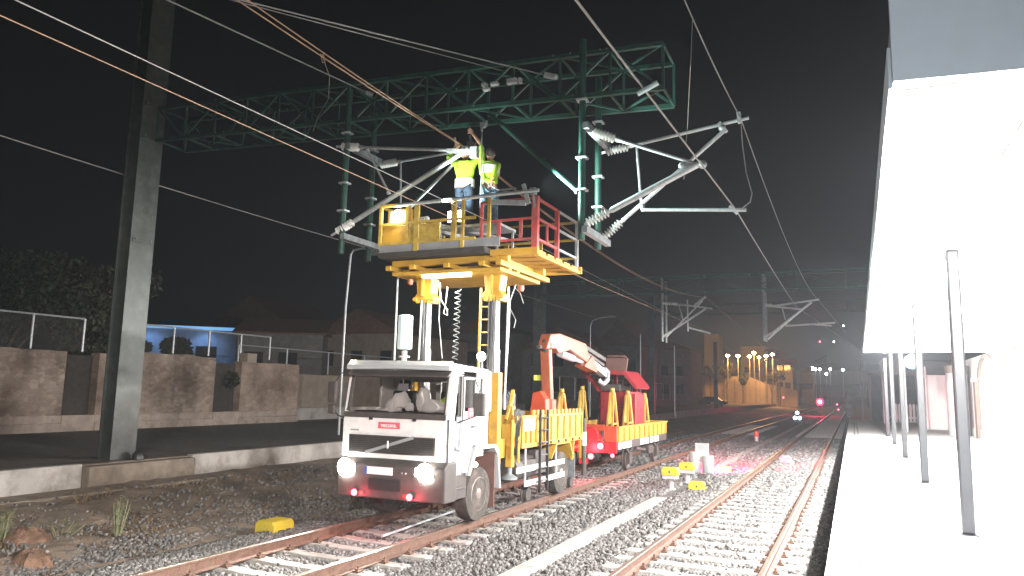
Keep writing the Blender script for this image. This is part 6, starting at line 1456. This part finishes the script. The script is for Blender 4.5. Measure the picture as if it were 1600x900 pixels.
for (u0, u1, vt, Y, m, lb, name) in ((1157, 1194, 541, 200, 'render1', 'square pale building behind the street lamps', 'apartment_block'), (1100, 1122, 522, 190, 'render2', 'tall dim building left of the street lamps', 'apartment_block'), (1212, 1238, 574, 185, 'render1', 'small pale building at the right end of the bank', 'small_building'), (1252, 1270, 583, 195, 'render1', 'faint reddish house before the bridge', 'small_building')):
    a_, b_ = ay(u0, vt, Y), ay(u1, vt, Y); block(name, lb, a_, b_, 8, .2, a_.z, m, win=[(f, 1.2, zz, 1.4) for f in (.25, .7) for zz in (4, 8)])
# parked dark car before the bank
cpos = ay(1113, 622, 120); t = thing('parked_car', 'dark parked car before the orange lit bank', 'car', (cpos.x, 120, .45))
x, y, z = cpos.x, 120, .45
b = MB(); b.prism([(x - 2.1, y, z + .3), (x + 2.1, y, z + .3), (x + 2.15, y, z + .8), (x + 1.2, y, z + .95), (x + .6, y, z + 1.45), (x - 1.2, y, z + 1.45), (x - 1.9, y, z + .95), (x - 2.15, y, z + .85)], (0, 1.7, 0)); b.build('body', M['black'], t, bevel=.08)
for dx in (-1.3, 1.3):
    b = MB(); b.tube((x + dx, y - .02, z + .32), (x + dx, y + .2, z + .32), .32, n=14); b.build('wheel', M['rubber'], t)
b = MB(); b.prism([(x - 1.1, y - .01, z + .98), (x + 1.0, y - .01, z + .98), (x + .5, y - .01, z + 1.38), (x - 1.05, y - .01, z + 1.38)], (0, .008, 0)); b.build('window', M['window'], t)
b = MB(); b.box((x - .3, y - .03, z + .42), (x + .3, y - .002, z + .55)); b.build('number_plate', M['plate'], t)
# overbridge closing the view
br = thing('road_bridge', 'dark road bridge closing the view at the end of the tracks', 'bridge', (-2, 215, 0))
b = MB(); b.box((-26, 212, 5.6), (40, 222, 8.2)); b.build('deck', M['darkwall'], br)
b = MB(); b.box((-26, 212, -.3), (-13, 222, 5.6)); b.box((3.5, 212, -.3), (40, 222, 5.6)); b.build('abutment', M['darkwall'], br)
b = MB(); b.box((-26, 211.8, 8.2), (40, 212.1, 9.2)); b.build('parapet', M['darkwall'], br)
for k, (u, v) in enumerate(((1268, 576), (1274, 577), (1281, 577), (1291, 584), (1297, 577), (1317, 578))):
    c = ay(u, v, 206); t = thing('bridge_lamp', ['first', 'second', 'third', 'lower fourth', 'fifth', 'rightmost'][k] + ' small white lamp from the left above the dark bridge', 'lamp', (c.x, 206, c.z - 1.5), 'white lamps along the bridge')
    b = MB(); b.ball(c, .30 if k else .5, 10); b.build('lamp_head', M['farwhite'], t, smooth=True)
    b = MB(); b.tube((c.x, 206.1, 0), (c.x, 206.1, c.z), .07); b.build('pole', M['galvdark'], t)
c = ay(1327, 620, 90); b = MB(); b.lathe([(.25, 0), (.45, .3), (.45, 2.4), (.3, 2.8)], (c.x, 90, 0), (0, 0, 1), 14); tag(b.build('white_bollard', M['wallwhite'], smooth=True), 'white rounded bollard at the end of the platform track', 'bollard')
c = ay(1345, 566, 68); b = MB(); b.tube((c.x, 68, 0), (c.x, 68, c.z), .06); b.ball((c.x, 68, c.z), .14, 8); tag(b.build('thin_post', M['galv'], smooth=True), 'thin pale post in the dark just left of the canopy columns', 'post')

# ------------------------------------------------------------------ unseen floodlights added behind the viewpoint to brighten the scene
for k, (x, y, h, pw, col) in enumerate(((6, -11, 6.2, 23000, (1, .90, .82)), (.7, -6.5, 4.9, 1900, (1, .97, .94)))):
    t = thing('yard_lamp', ['tall floodlight mast on the platform behind the viewpoint', 'platform lamp post close behind the viewpoint'][k], 'lamp post', (x, y, .7))
    b = MB(); b.lathe([(.14, 0), (.07, h - .7)], (x, y, .7), (0, 0, 1), 12); b.build('pole', M['galv'], t, smooth=True)
    b = MB(); b.box((x - .35, y - .1, h), (x + .35, y + .25, h + .25)); b.build('lamp_head', M['grey'], t)
    b = MB(); b.box((x - .3, y + .0, h - .02), (x + .3, y + .2, h - .001)); b.build('diffuser', M['tube'], t)
    lamp('lamp_light', 'SPOT', (x, y + .1, h - .05), pw, col, .2, ((-16, 13.5, -2.5), (-4.5, 6, 0))[k], (44, 78)[k], 1.0, parent=t)

# ------------------------------------------------------------------ added haze volume standing in for lens glare, round the whole scene
b = MB(); b.box((-130, -45, -1.6), (60, 235, 22))
hz = b.build('haze', [bpy.data.materials.new('haze_air')], origin=(0, 0, 0)); tag(hz, 'thin night haze hanging over the station', 'haze', kind='stuff')
hm = hz.data.materials[0]; hm.use_nodes = True; hn = hm.node_tree
hn.nodes.remove(hn.nodes['Principled BSDF']); pv = hn.nodes.new('ShaderNodeVolumePrincipled')
pv.inputs['Color'].default_value = (.74, .82, .90, 1); pv.inputs['Density'].default_value = .0009; pv.inputs['Anisotropy'].default_value = .25
hn.links.new(pv.outputs[0], hn.nodes['Material Output'].inputs['Volume'])
